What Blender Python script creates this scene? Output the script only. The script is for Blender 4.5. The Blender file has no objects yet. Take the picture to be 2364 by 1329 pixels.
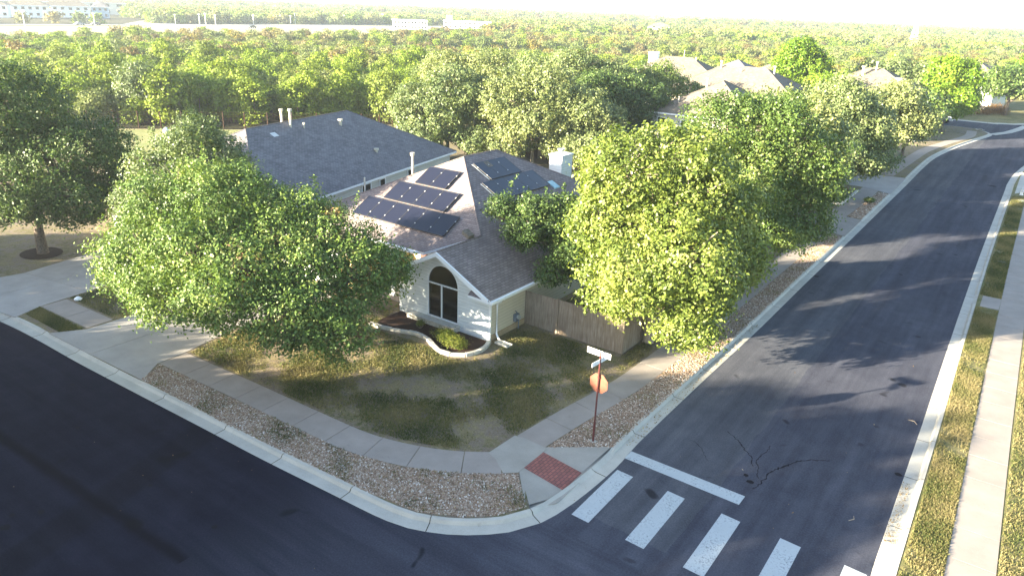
import bpy, math, random
import numpy as np
from mathutils import Vector, Matrix
D2R = math.radians
scene = bpy.context.scene
col = scene.collection
rng = np.random.default_rng(7)
random.seed(7)

# ------------------------------------------------------------------ camera
CAMH = 14.95; F_PX = 1680.7
def cam_axes(pitch=21.0, roll=2.2, yaw=35.1):
    p, r, y = map(D2R, (pitch, roll, yaw))
    fw = Vector((0, math.cos(p), -math.sin(p))); rt = Vector((1, 0, 0)); up = rt.cross(fw)
    rt2 = rt*math.cos(r)+up*math.sin(r); up2 = -rt*math.sin(r)+up*math.cos(r)
    R = Matrix.Rotation(y, 3, 'Z')
    return R@rt2, R@up2, R@fw
RT, UP, FW = cam_axes()
cd = bpy.data.cameras.new('camera'); cam = bpy.data.objects.new('camera', cd); col.objects.link(cam)
m = Matrix((RT, UP, -FW)).transposed().to_4x4(); m.translation = (0, 0, CAMH)
cam.matrix_world = m
cd.sensor_width = 36; cd.lens = 36*F_PX/2364; cd.clip_start = .1; cd.clip_end = 20000
scene.camera = cam

# ------------------------------------------------------------------ materials
class N:
    def __init__(s, name):
        s.m = bpy.data.materials.new(name); s.m.use_nodes = True
        s.t = s.m.node_tree; s.t.nodes.clear()
        s.out = s.n('ShaderNodeOutputMaterial')
    def n(s, typ, **kw):
        nd = s.t.nodes.new(typ)
        for k, v in kw.items():
            if k.startswith('i_'): nd.inputs[k[2:].replace('_', ' ')].default_value = v
            else: setattr(nd, k, v)
        return nd
    def l(s, a, b): s.t.links.new(a, b)
    def pos(s):
        return s.n('ShaderNodeNewGeometry').outputs['Position']
    def noise(s, scale, detail=4, rough=.6, vec=None, dist=0):
        nd = s.n('ShaderNodeTexNoise'); nd.inputs['Scale'].default_value = scale
        nd.inputs['Detail'].default_value = detail; nd.inputs['Roughness'].default_value = rough
        nd.inputs['Distortion'].default_value = dist
        s.l(vec if vec is not None else s.pos(), nd.inputs['Vector']); return nd.outputs['Fac']
    def ramp(s, fac, stops, interp='LINEAR'):
        nd = s.n('ShaderNodeValToRGB'); cr = nd.color_ramp; cr.interpolation = interp
        while len(cr.elements) < len(stops): cr.elements.new(.5)
        for e, (p, c) in zip(cr.elements, stops):
            e.position = p; e.color = (*c, 1) if len(c) == 3 else c
        s.l(fac, nd.inputs['Fac']); return nd.outputs['Color']
    def mix(s, fac, a, b, mode='MIX'):
        nd = s.n('ShaderNodeMix'); nd.data_type = 'RGBA'; nd.blend_type = mode
        for sock, v in ((nd.inputs['Factor'], fac), (nd.inputs['A'], a), (nd.inputs['B'], b)):
            if isinstance(v, (int, float)): sock.default_value = v
            elif isinstance(v, tuple): sock.default_value = (*v, 1)
            else: s.l(v, sock)
        # RGBA sockets are named A/B too: pick the colour ones
        return nd
    def mixc(s, fac, a, b, mode='MIX'):
        nd = s.n('ShaderNodeMix'); nd.data_type = 'RGBA'; nd.blend_type = mode
        ins = [nd.inputs[0], nd.inputs[6], nd.inputs[7]]
        for sock, v in zip(ins, (fac, a, b)):
            if isinstance(v, (int, float)): sock.default_value = v
            elif isinstance(v, tuple): sock.default_value = (*v, 1)
            else: s.l(v, sock)
        return nd.outputs[2]
    def math(s, op, a, b=None, c=None):
        nd = s.n('ShaderNodeMath'); nd.operation = op
        for i, v in enumerate((a, b, c)):
            if v is None: continue
            if isinstance(v, (int, float)): nd.inputs[i].default_value = v
            else: s.l(v, nd.inputs[i])
        return nd.outputs[0]
    def bsdf(s, color, rough=.8, spec=.3, bump=None, bstr=.3, bdist=.02, metal=0):
        b = s.n('ShaderNodeBsdfPrincipled')
        if isinstance(color, tuple): b.inputs['Base Color'].default_value = (*color, 1)
        else: s.l(color, b.inputs['Base Color'])
        if isinstance(rough, (int, float)): b.inputs['Roughness'].default_value = rough
        else: s.l(rough, b.inputs['Roughness'])
        b.inputs['Specular IOR Level'].default_value = spec
        b.inputs['Metallic'].default_value = metal
        if bump is not None:
            bn = s.n('ShaderNodeBump'); bn.inputs['Strength'].default_value = bstr; bn.inputs['Distance'].default_value = bdist
            s.l(bump, bn.inputs['Height']); s.l(bn.outputs[0], b.inputs['Normal'])
        return b
    def done(s, b): s.l(b.outputs[0], s.out.inputs['Surface']); return s.m

def flat(name, c, rough=.6, spec=.4, metal=0, var=.12, vs=6.):
    n = N(name)
    f = n.noise(vs, 3)
    c0 = tuple(v*(1-var) for v in c); c1 = tuple(min(1, v*(1+var)) for v in c)
    return n.done(n.bsdf(n.ramp(f, [(.3, c0), (.7, c1)]), rough, spec, f, .1, .01, metal))

def tangent_uv(n):
    """(h, z) on any plane: h runs level along the surface."""
    g = n.n('ShaderNodeNewGeometry')
    cr = n.n('ShaderNodeVectorMath', operation='CROSS_PRODUCT'); n.l(g.outputs['True Normal'], cr.inputs[0]); cr.inputs[1].default_value = (0, 0, 1)
    nm = n.n('ShaderNodeVectorMath', operation='NORMALIZE'); n.l(cr.outputs[0], nm.inputs[0])
    dt = n.n('ShaderNodeVectorMath', operation='DOT_PRODUCT'); n.l(nm.outputs[0], dt.inputs[0]); n.l(g.outputs['Position'], dt.inputs[1])
    sx = n.n('ShaderNodeSeparateXYZ'); n.l(g.outputs['Position'], sx.inputs[0])
    return dt.outputs['Value'], sx.outputs['Z']

def shingle(name, c, dark=.6, zscale=.46):
    n = N(name); h, z = tangent_uv(n)
    cb = n.n('ShaderNodeCombineXYZ'); n.l(h, cb.inputs[0]); n.l(n.math('DIVIDE', z, zscale), cb.inputs[1])
    br = n.n('ShaderNodeTexBrick'); n.l(cb.outputs[0], br.inputs['Vector'])
    br.inputs['Scale'].default_value = 1; br.inputs['Brick Width'].default_value = .31; br.inputs['Row Height'].default_value = .145
    br.inputs['Mortar Size'].default_value = .016; br.inputs['Mortar Smooth'].default_value = .3; br.inputs['Bias'].default_value = -.1
    a = tuple(v*1.18 for v in c); b = tuple(v*.82 for v in c)
    br.inputs['Color1'].default_value = (*a, 1); br.inputs['Color2'].default_value = (*b, 1)
    br.inputs['Mortar'].default_value = (*(v*dark for v in c), 1)
    f1 = n.noise(1.1, 4); f2 = n.noise(45, 2)
    c1 = n.mixc(.55, br.outputs['Color'], n.ramp(f1, [(.3, (.72, .72, .72)), (.7, (1.25, 1.25, 1.25))]), 'MULTIPLY')
    c2 = n.mixc(.5, c1, n.ramp(f2, [(.3, (.7, .7, .7)), (.7, (1.3, 1.3, 1.3))]), 'MULTIPLY')
    # the lower edge of each course throws a thin line: geometry as bump
    saw = n.math('FRACT', n.math('DIVIDE', z, zscale*.145))
    return n.done(n.bsdf(c2, .9, .15, saw, .5, .02))

def siding(name, c, lap=.17, rough=.6):
    n = N(name); h, z = tangent_uv(n)
    fr = n.math('FRACT', n.math('DIVIDE', z, lap))
    line = n.ramp(fr, [(0, (.45, .45, .45)), (.1, (.95, .95, .95)), (.16, (1, 1, 1)), (1, (1, 1, 1))])
    f = n.noise(2.5, 3)
    base = n.mixc(1., n.ramp(f, [(.3, tuple(v*.93 for v in c)), (.7, c)]), line, 'MULTIPLY')
    return n.done(n.bsdf(base, rough, .25, fr, .6, .02))

def make_asphalt():
    n = N('asphalt')
    p = n.pos(); sx = n.n('ShaderNodeSeparateXYZ'); n.l(p, sx.inputs[0]); X, Y = sx.outputs['X'], sx.outputs['Y']
    fine = n.noise(17, 5, .85); mid = n.noise(1.3, 5, .6); big = n.noise(.16, 3)
    # newer dark paving of the left street and the right lane, older lighter left lane of the side street
    wob = n.math('MULTIPLY', n.math('SUBTRACT', n.noise(.35, 2), .5), .5)
    lane = n.math('LESS_THAN', n.math('ADD', X, wob), -6.0)
    side = n.math('GREATER_THAN', n.math('ADD', Y, n.math('MULTIPLY', wob, 2.)), 17.2)
    lane = n.math('MULTIPLY', lane, side)
    dark = n.ramp(mid, [(.3, (.0105, .0115, .0215)), (.7, (.0160, .0170, .030))])
    newer = n.ramp(mid, [(.3, (.050, .053, .070)), (.7, (.065, .069, .088))])
    older = n.ramp(mid, [(.3, (.064, .068, .082)), (.7, (.082, .086, .100))])
    sideN = n.ramp(n.math('MULTIPLY', n.math('ADD', n.math('SUBTRACT', X, n.math('MULTIPLY', mid, 3.)), 19.), .12), [(0, (0, 0, 0)), (1, (1, 1, 1))])
    c = n.mixc(sideN, dark, newer); c = n.mixc(lane, c, older)
    # wear band left by a patched trench across the left street
    tr = n.math('ABSOLUTE', n.math('ADD', n.math('ADD', X, n.math('MULTIPLY', Y, .28)), 18.9))
    trm = n.math('MULTIPLY', n.ramp(tr, [(.55, (1, 1, 1)), (.75, (0, 0, 0))]), n.math('LESS_THAN', Y, 12.6))
    c = n.mixc(n.math('MULTIPLY', trm, .45), c, (.009, .009, .014))
    c = n.mixc(.8, c, n.ramp(fine, [(.25, (.45, .45, .47)), (.52, (1, 1, 1)), (.8, (1.8, 1.8, 1.8))]), 'MULTIPLY')
    c = n.mixc(.7, c, n.ramp(big, [(.3, (.8, .8, .83)), (.7, (1.22, 1.2, 1.16))]), 'MULTIPLY')
    def stretched(sx_, sy_, sc):
        mp = n.n('ShaderNodeMapping'); mp.inputs['Scale'].default_value = (sx_, sy_, 1); n.l(p, mp.inputs[0]); return n.noise(sc, 4, .65, mp.outputs[0])
    wheel = n.mixc(n.math('GREATER_THAN', Y, 16.), stretched(.06, 1., 1.5), stretched(1., .06, 1.5))
    c = n.mixc(.75, c, n.ramp(wheel, [(.3, (.68, .68, .7)), (.5, (1, 1, 1)), (.7, (1.38, 1.36, 1.32))]), 'MULTIPLY')
    seam = n.math('ABSOLUTE', n.math('ADD', n.math('SUBTRACT', Y, n.math('MULTIPLY', X, .05)), n.math('SUBTRACT', n.math('MULTIPLY', n.noise(.8, 3), .35), 9.27)))
    sm = n.math('MULTIPLY', n.ramp(seam, [(.06, (1, 1, 1)), (.26, (0, 0, 0))]), n.math('LESS_THAN', X, -16.8))
    c = n.mixc(n.math('MULTIPLY', sm, .75), c, (.005, .005, .008))
    spots = n.noise(.9, 1, .4, dist=.6)
    c = n.mixc(n.ramp(spots, [(.72, (0, 0, 0)), (.78, (.7, .7, .7))]), c, (.008, .008, .01))
    agg = n.noise(90, 1)
    c = n.mixc(n.ramp(agg, [(.76, (0, 0, 0)), (.8, (.3, .3, .3))]), c, (.12, .12, .14))
    return n.done(n.bsdf(c, .95, .02, fine, .6, .01))

def make_concrete(name, c, warm=.06, stain=.3):
    n = N(name)
    f1 = n.noise(.9, 5, .65); f2 = n.noise(60, 2); f3 = n.noise(4, 4)
    a = tuple(v*.84 for v in c); b = tuple(min(1, v*1.1) for v in c)
    k = n.ramp(f1, [(.28, a), (.7, b)])
    k = n.mixc(.5, k, n.ramp(f2, [(.3, (.8, .8, .8)), (.7, (1.15, 1.15, 1.15))]), 'MULTIPLY')
    k = n.mixc(n.ramp(f3, [(.62, (0, 0, 0)), (.8, (stain, stain, stain))]), k, tuple(v*.45 for v in c))
    return n.done(n.bsdf(k, .85, .2, f2, .2, .005))

def make_grass(name, g1, g2, dry, dirt, dryness=.5, dirtw=.62):
    n = N(name)
    f1 = n.noise(.35, 5, .65); f2 = n.noise(3.2, 5, .7); f3 = n.noise(22, 4, .75); f4 = n.noise(.8, 4, .6)
    c = n.mixc(f3, g1, g2)
    m1 = n.ramp(n.math('ADD', n.math('MULTIPLY', f1, .55), n.math('MULTIPLY', f2, .45)), [(dryness-.08, (0, 0, 0)), (dryness+.1, (1, 1, 1))])
    c = n.mixc(m1, c, dry)
    m2 = n.ramp(n.math('ADD', n.math('MULTIPLY', f4, .5), n.math('MULTIPLY', f2, .5)), [(dirtw-.04, (0, 0, 0)), (dirtw+.06, (1, 1, 1))])
    c = n.mixc(m2, c, dirt)
    c = n.mixc(.9, c, n.ramp(f3, [(.25, (.4, .4, .4)), (.5, (1, 1, 1)), (.75, (1.6, 1.6, 1.6))]), 'MULTIPLY')
    return n.done(n.bsdf(c, .9, .1, f3, .9, .05))

def leafmat(name, stops, trans=.3, rough=.45, spec=.4, patch=None, vary=True):
    n = N(name)
    at = n.n('ShaderNodeAttribute', attribute_name='tint', attribute_type='GEOMETRY')
    c = n.ramp(at.outputs['Fac'], stops)
    oi = n.n('ShaderNodeObjectInfo')
    if vary:
        c = n.mixc(1., c, n.ramp(oi.outputs['Random'], [(0, (.72, .78, .75)), (.5, (1, 1, 1)), (1, (1.25, 1.15, 1.1))]), 'MULTIPLY')
    if patch:
        f = n.noise(patch[0], 2, .5)
        c = n.mixc(n.ramp(f, [(patch[1], (0, 0, 0)), (patch[1]+.06, (.85, .85, .85))]), c, patch[2])
    b = n.bsdf(c, rough, spec)
    tr = n.n('ShaderNodeBsdfTranslucent')
    tc = n.mixc(1., c, (1.5, 1.5, .6), 'MULTIPLY'); n.l(tc, tr.inputs['Color'])
    mx = n.n('ShaderNodeMixShader'); mx.inputs[0].default_value = trans
    n.l(b.outputs[0], mx.inputs[1]); n.l(tr.outputs[0], mx.inputs[2])
    n.l(mx.outputs[0], n.out.inputs['Surface']); return n.m

def farleaf(name, cols):
    """foliage of the wood: each tree of it takes its own colour from where it stands"""
    n = N(name)
    oi = n.n('ShaderNodeObjectInfo')
    f = n.noise(.012, 2, .5, oi.outputs['Location'])
    v = n.math('ADD', n.math('MULTIPLY', f, .9), n.math('MULTIPLY', n.math('SUBTRACT', oi.outputs['Random'], .5), .5))
    c = n.ramp(v, cols)
    at = n.n('ShaderNodeAttribute', attribute_name='tint', attribute_type='GEOMETRY')
    c = n.mixc(1., c, n.ramp(at.outputs['Fac'], [(0, (.6, .65, .6)), (1, (1.35, 1.3, 1.2))]), 'MULTIPLY')
    b = n.bsdf(c, .6, .25)
    tr = n.n('ShaderNodeBsdfTranslucent'); n.l(n.mixc(1., c, (1.4, 1.4, .7), 'MULTIPLY'), tr.inputs['Color'])
    mx = n.n('ShaderNodeMixShader'); mx.inputs[0].default_value = .25
    n.l(b.outputs[0], mx.inputs[1]); n.l(tr.outputs[0], mx.inputs[2])
    n.l(mx.outputs[0], n.out.inputs['Surface']); return n.m

M = {}
M['asphalt'] = make_asphalt()
M['walk'] = make_concrete('sidewalk_concrete', (.285, .25, .222))
M['curb'] = make_concrete('curb_concrete', (.42, .40, .35), stain=.45)
M['drive'] = make_concrete('driveway_concrete', (.32, .30, .28))
M['ramp'] = make_concrete('ramp_concrete', (.31, .29, .255))
M['lawn'] = make_grass('lawn_grass', (.050, .058, .022), (.112, .110, .048), (.205, .172, .095), (.185, .15, .115), .42, .50)
M['strip'] = make_grass('verge_grass', (.06, .08, .025), (.12, .13, .045), (.20, .175, .085), (.17, .14, .09), .45, .62)
M['field'] = make_grass('dry_field', (.20, .19, .11), (.29, .26, .15), (.36, .32, .20), (.33, .28, .2), .42, .7)
M['backlawn'] = make_grass('pale_back_lawn', (.14, .17, .065), (.20, .23, .09), (.27, .25, .12), (.26, .22, .13), .5, .7)
M['soil'] = make_grass('wood_floor', (.03, .035, .015), (.06, .06, .03), (.09, .08, .05), (.08, .065, .045), .5, .6)
M['mulch'] = flat('dark_mulch', (.035, .022, .018), .95, .05, var=.7, vs=40)
M['gravel_bed'] = flat('gravel_bed', (.20, .15, .11), .95, .1, var=.55, vs=28)
M['rock'] = None
M['paint'] = None
n = N('road_paint'); f = n.noise(14, 5, .75); f2 = n.noise(1.5, 3)
c = n.mixc(n.ramp(n.math('ADD', n.math('MULTIPLY', f, .7), n.math('MULTIPLY', f2, .3)), [(.52, (0, 0, 0)), (.64, (.9, .9, .9))]), (.42, .45, .46), (.12, .13, .14))
M['paint'] = n.done(n.bsdf(n.mixc(.4, c, n.ramp(f2, [(.3, (.75, .75, .75)), (.7, (1.1, 1.1, 1.1))]), 'MULTIPLY'), .5, .4))
n = N('garden_stone'); at = n.n('ShaderNodeAttribute', attribute_name='tint', attribute_type='GEOMETRY')
c = n.ramp(at.outputs['Fac'], [(0, (.11, .075, .055)), (.35, (.28, .185, .125)), (.6, (.34, .26, .195)), (.85, (.46, .40, .33)), (1, (.66, .62, .57))])
M['rock'] = n.done(n.bsdf(c, .8, .2))
n = N('red_pavers'); p = n.pos(); mp = n.n('ShaderNodeMapping'); n.l(p, mp.inputs[0]); mp.inputs['Rotation'].default_value = (0, 0, D2R(90))
br = n.n('ShaderNodeTexBrick'); n.l(mp.outputs[0], br.inputs['Vector']); br.inputs['Scale'].default_value = 1
br.inputs['Brick Width'].default_value = .22; br.inputs['Row Height'].default_value = .12; br.inputs['Mortar Size'].default_value = .012
br.inputs['Color1'].default_value = (.30, .11, .09, 1); br.inputs['Color2'].default_value = (.22, .085, .075, 1); br.inputs['Mortar'].default_value = (.10, .06, .055, 1)
M['paver'] = n.done(n.bsdf(n.mixc(.5, br.outputs['Color'], n.ramp(n.noise(2, 4), [(.3, (.7, .75, .75)), (.7, (1.25, 1.2, 1.2))]), 'MULTIPLY'), .85, .2))
M['tar'] = flat('tar_crack', (.012, .012, .016), .9, .03)
M['roof_main'] = shingle('brown_grey_shingles', (.205, .170, .165))
M['roof_dark'] = shingle('slate_grey_shingles', (.165, .155, .162))
M['roof_tan'] = shingle('weathered_tan_shingles', (.165, .142, .115))
M['white_siding'] = siding('white_lap_siding', (.74, .77, .78))
M['cream_siding'] = siding('cream_lap_siding', (.60, .54, .42))
M['grey_siding'] = siding('pale_grey_siding', (.58, .57, .52))
M['cream'] = flat('cream_stucco', (.66, .52, .26), .8, .1, var=.04)
M['tan_base'] = flat('tan_foundation', (.36, .28, .18), .85, .1)
M['white'] = flat('white_trim', (.80, .81, .82), .45, .4, var=.03)
M['stone'] = flat('pale_limestone', (.44, .42, .37), .85, .2, var=.2, vs=9)
M['glass'] = None
n = N('dark_window_glass'); M['glass'] = n.done(n.bsdf((.012, .013, .015), .06, .6))
M['screen'] = flat('dark_solar_screen', (.006, .0055, .005), .12, .5, var=.3, vs=3)
M['door'] = flat('brown_door', (.10, .035, .02), .5, .4)
n = N('weathered_cedar'); p = n.pos(); mp = n.n('ShaderNodeMapping'); n.l(p, mp.inputs[0]); mp.inputs['Scale'].default_value = (7, 7, .6)
f = n.noise(2., 5, .7, mp.outputs[0]); f2 = n.noise(.9, 3)
c = n.ramp(f, [(.25, (.13, .10, .075)), (.55, (.23, .195, .155)), (.8, (.35, .31, .26))])
c = n.mixc(.6, c, n.ramp(f2, [(.3, (.7, .62, .55)), (.7, (1.15, 1.15, 1.15))]), 'MULTIPLY')
M['fence'] = n.done(n.bsdf(c, .9, .1, f, .4, .01))
M['fence_brown'] = flat('red_brown_fence', (.035, .02, .013), .9, .1, var=.4)
n = N('solar_glass'); M['solar'] = n.done(n.bsdf((.010, .011, .022), .3, .45, None)); 
M['alu'] = flat('panel_frame', (.03, .03, .035), .4, .5)
M['clip'] = flat('silver_clip', (.55, .55, .52), .4, .5, metal=.3)
M['metal'] = flat('galvanised_metal', (.45, .47, .48), .45, .5, metal=.5)
M['pipe'] = flat('painted_vent_pipe', (.50, .46, .36), .6, .3)
M['bluegrey'] = flat('blue_grey_meter', (.16, .19, .23), .5, .4, metal=.3)
M['rust'] = flat('red_steel_post', (.085, .022, .020), .5, .4, var=.3, vs=30)
M['signback'] = flat('faded_red_sign_back', (.17, .062, .038), .55, .3, var=.18, vs=3)
M['signwhite'] = flat('white_street_sign', (.78, .80, .80), .4, .4, var=.03)
M['signblue'] = flat('blue_grey_lettering', (.38, .44, .52), .4, .4, var=.05)
M['bark'] = flat('grey_bark', (.13, .105, .085), .95, .1, var=.45, vs=11)
M['bark_pale'] = flat('pale_bark', (.30, .25, .19), .9, .1, var=.35, vs=11)
M['leaf_oak'] = leafmat('live_oak_leaves', [(0, (0.0302, 0.0571, 0.0150)), (.4, (0.0603, 0.1040, 0.0253)), (.75, (0.1040, 0.1542, 0.0368)), (1, (0.1844, 0.2180, 0.0670))], .18, .5, .28)
M['leaf_oak_red'] = leafmat('live_oak_leaves_with_rust', [(0, (0.0401, 0.0765, 0.0163)), (.4, (0.0765, 0.1368, 0.0292)), (.75, (0.1368, 0.2005, 0.0437)), (1, (0.2369, 0.2733, 0.0819))], .18, .5, .28, (.42, .672, (.17, .085, .045)))
M['leaf_light'] = leafmat('yellow_green_leaves', [(0, (0.0900, 0.1260, 0.0264)), (.35, (0.1500, 0.1980, 0.0384)), (.7, (0.2280, 0.2700, 0.0600)), (1, (0.3360, 0.3360, 0.1080))], .32, .45, .35)
M['leaf_mid'] = leafmat('mid_green_leaves', [(0, (0.0486, 0.0892, 0.0194)), (.4, (0.0810, 0.1328, 0.0292)), (.75, (0.1296, 0.1782, 0.0421)), (1, (0.2268, 0.2592, 0.0810))], .24, .45, .35)
M['leaf_grey'] = leafmat('grey_green_leaves', [(0, (0.0810, 0.1174, 0.0445)), (.4, (0.1296, 0.1701, 0.0648)), (.75, (0.1863, 0.2268, 0.0891)), (1, (0.2835, 0.3038, 0.1317))], .25, .5, .35)
M['leaf_bright'] = leafmat('bright_green_leaves', [(0, (0.0776, 0.1552, 0.0103)), (.4, (0.1294, 0.2156, 0.0155)), (.75, (0.1811, 0.2674, 0.0224)), (1, (0.2587, 0.3105, 0.0345))], .32, .5, .3)
M['leaf_rust'] = leafmat('rust_leaves', [(0, (.08, .05, .02)), (.5, (.16, .09, .03)), (1, (.24, .15, .05))], .28, .6, .2)
M['leaf_shrub'] = leafmat('yellow_shrub_leaves', [(0, (.06, .09, .012)), (.5, (.12, .14, .02)), (1, (.22, .2, .05))], .3, .6, .2)
M['blade'] = leafmat('grass_blades', [(0, (.030, .050, .014)), (.35, (.070, .088, .026)), (.6, (.15, .14, .055)), (1, (.26, .215, .11))], .2, .7, .15, vary=False)
M['litter'] = leafmat('dry_leaves', [(0, (.10, .065, .03)), (.5, (.22, .15, .07)), (1, (.42, .34, .2))], .1, .8, .1, vary=False)
M['wood_green'] = farleaf('wood_green', [(.12, (.12, .185, .020)), (.35, (.155, .225, .024)), (.55, (.19, .25, .032)), (.72, (.14, .18, .045)), (.9, (.12, .145, .055))])
M['wood_olive'] = farleaf('wood_olive', [(.1, (0.0979, 0.1409, 0.0431)), (.4, (0.1469, 0.1860, 0.0626)), (.6, (0.1958, 0.2056, 0.0822)), (.8, (0.2252, 0.1860, 0.0979))])
M['wood_autumn'] = farleaf('wood_autumn', [(.1, (0.1540, 0.1430, 0.0495)), (.35, (0.1870, 0.1375, 0.0605)), (.5, (0.1320, 0.1100, 0.0605)), (.65, (0.2640, 0.2200, 0.0495)), (.9, (0.1100, 0.1210, 0.0385))])

# ------------------------------------------------------------------ object helpers
def tag(o, label=None, cat=None, group=None, kind=None):
    if label: o['label'] = label
    if cat: o['category'] = cat
    if group: o['group'] = group
    if kind: o['kind'] = kind
    return o
def empty(name, loc=(0, 0, 0), rz=0., label=None, cat=None, group=None):
    o = bpy.data.objects.new(name, None); col.objects.link(o); o.location = loc; o.rotation_euler = (0, 0, rz)
    o.empty_display_size = .3
    return tag(o, label, cat, group)
def world(o):
    m = Matrix.LocRotScale(o.location, o.rotation_euler, o.scale)
    return world(o.parent) @ m if o.parent else m

class MB:
    def __init__(s): s.v = []; s.f = []; s.mi = []
    def add(s, vs, fs, mi=0):
        b = len(s.v); s.v += [tuple(map(float, v)) for v in vs]
        for f in fs: s.f.append([b+i for i in f]); s.mi.append(mi)
        return s
    def box(s, x0, y0, z0, x1, y1, z1, mi=0):
        vs = [(x0, y0, z0), (x1, y0, z0), (x1, y1, z0), (x0, y1, z0), (x0, y0, z1), (x1, y0, z1), (x1, y1, z1), (x0, y1, z1)]
        return s.add(vs, [(3, 2, 1, 0), (4, 5, 6, 7), (0, 1, 5, 4), (1, 2, 6, 5), (2, 3, 7, 6), (3, 0, 4, 7)], mi)
    def obox(s, c, a, b, h, mi=0):
        """box: centre line from c, half-axis vectors a and b, height vector h"""
        c, a, b, h = map(Vector, (c, a, b, h))
        vs = [c-a-b, c+a-b, c+a+b, c-a+b]; vs += [v+h for v in vs]
        return s.add(vs, [(3, 2, 1, 0), (4, 5, 6, 7), (0, 1, 5, 4), (1, 2, 6, 5), (2, 3, 7, 6), (3, 0, 4, 7)], mi)
    def poly(s, pts, mi=0): return s.add(pts, [list(range(len(pts)))], mi)
    def slab(s, pts, z0, z1, mi=0):
        n = len(pts); a = sum(pts[i][0]*pts[(i+1) % n][1]-pts[(i+1) % n][0]*pts[i][1] for i in range(n))
        if a < 0: pts = pts[::-1]
        vs = [(p[0], p[1], z0) for p in pts]+[(p[0], p[1], z1) for p in pts]
        return s.add(vs, [list(range(n))[::-1], list(range(n, 2*n))]+[(i, (i+1) % n, n+(i+1) % n, n+i) for i in range(n)], mi)
    def roofslab(s, pts, t=.14):
        """top face material 0, sides and underside material 1"""
        n = len(pts); vs = [tuple(p) for p in pts]+[(p[0], p[1], p[2]-t) for p in pts]
        s.add(vs, [list(range(n))], 0)
        return s.add(vs, [list(range(n, 2*n))[::-1]]+[(i+n, (i+1) % n+n, (i+1) % n, i) for i in range(n)], 1)
    def tube(s, pts, rads, n=8, mi=0, cap=True):
        pts = [Vector(p) for p in pts]; rings = []
        for i, p in enumerate(pts):
            t = (pts[min(i+1, len(pts)-1)]-pts[max(i-1, 0)]).normalized()
            a = t.cross(Vector((0, 0, 1))); 
            if a.length < .05: a = t.cross(Vector((0, 1, 0)))
            a.normalize(); b = t.cross(a)
            r = rads[i] if hasattr(rads, '__len__') else rads
            rings.append([p+(a*math.cos(2*math.pi*k/n)+b*math.sin(2*math.pi*k/n))*r for k in range(n)])
        vs = [v for r in rings for v in r]; fs = []
        for i in range(len(pts)-1):
            for k in range(n): fs.append((i*n+k, i*n+(k+1) % n, (i+1)*n+(k+1) % n, (i+1)*n+k))
        if cap: fs += [list(range(n))[::-1], list(range((len(pts)-1)*n, len(pts)*n))]
        return s.add(vs, fs, mi)
    def strip(s, L, R, z, mi=0):
        for i in range(len(L)-1):
            s.poly([(R[i][0], R[i][1], z), (R[i+1][0], R[i+1][1], z), (L[i+1][0], L[i+1][1], z), (L[i][0], L[i][1], z)], mi)
        return s
    def build(s, name, mat, parent=None, smooth=False, bevel=0, local=False):
        me = bpy.data.meshes.new(name); me.from_pydata(s.v, [], s.f)
        mats = mat if isinstance(mat, (list, tuple)) else [mat]
        for q in mats: me.materials.append(q)
        if len(mats) > 1: me.polygons.foreach_set('material_index', s.mi)
        if smooth: me.polygons.foreach_set('use_smooth', [True]*len(me.polygons))
        me.validate(); me.update()
        o = bpy.data.objects.new(name, me); col.objects.link(o)
        if parent is not None:
            o.parent = parent
            if not local: me.transform(world(parent).inverted())
        if bevel:
            b = o.modifiers.new('bevel', 'BEVEL'); b.width = bevel; b.segments = 2; b.limit_method = 'ANGLE'
        return o

def quads_mesh(name, V, tint, mat, parent=None, local=True):
    """V (n,4,3) -> mesh with per-face tint"""
    n = len(V); me = bpy.data.meshes.new(name)
    me.vertices.add(n*4); me.vertices.foreach_set('co', V.astype(np.float32).ravel())
    me.loops.add(n*4); me.loops.foreach_set('vertex_index', np.arange(n*4, dtype=np.int32))
    me.polygons.add(n); me.polygons.foreach_set('loop_start', np.arange(0, n*4, 4, dtype=np.int32))
    try: me.polygons.foreach_set('loop_total', np.full(n, 4, dtype=np.int32))
    except Exception: pass
    a = me.attributes.new('tint', 'FLOAT', 'FACE'); a.data.foreach_set('value', np.clip(tint, 0, 1).astype(np.float32))
    me.materials.append(mat); me.update(calc_edges=True)
    o = bpy.data.objects.new(name, me); col.objects.link(o)
    if parent is not None: o.parent = parent
    return o

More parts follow.
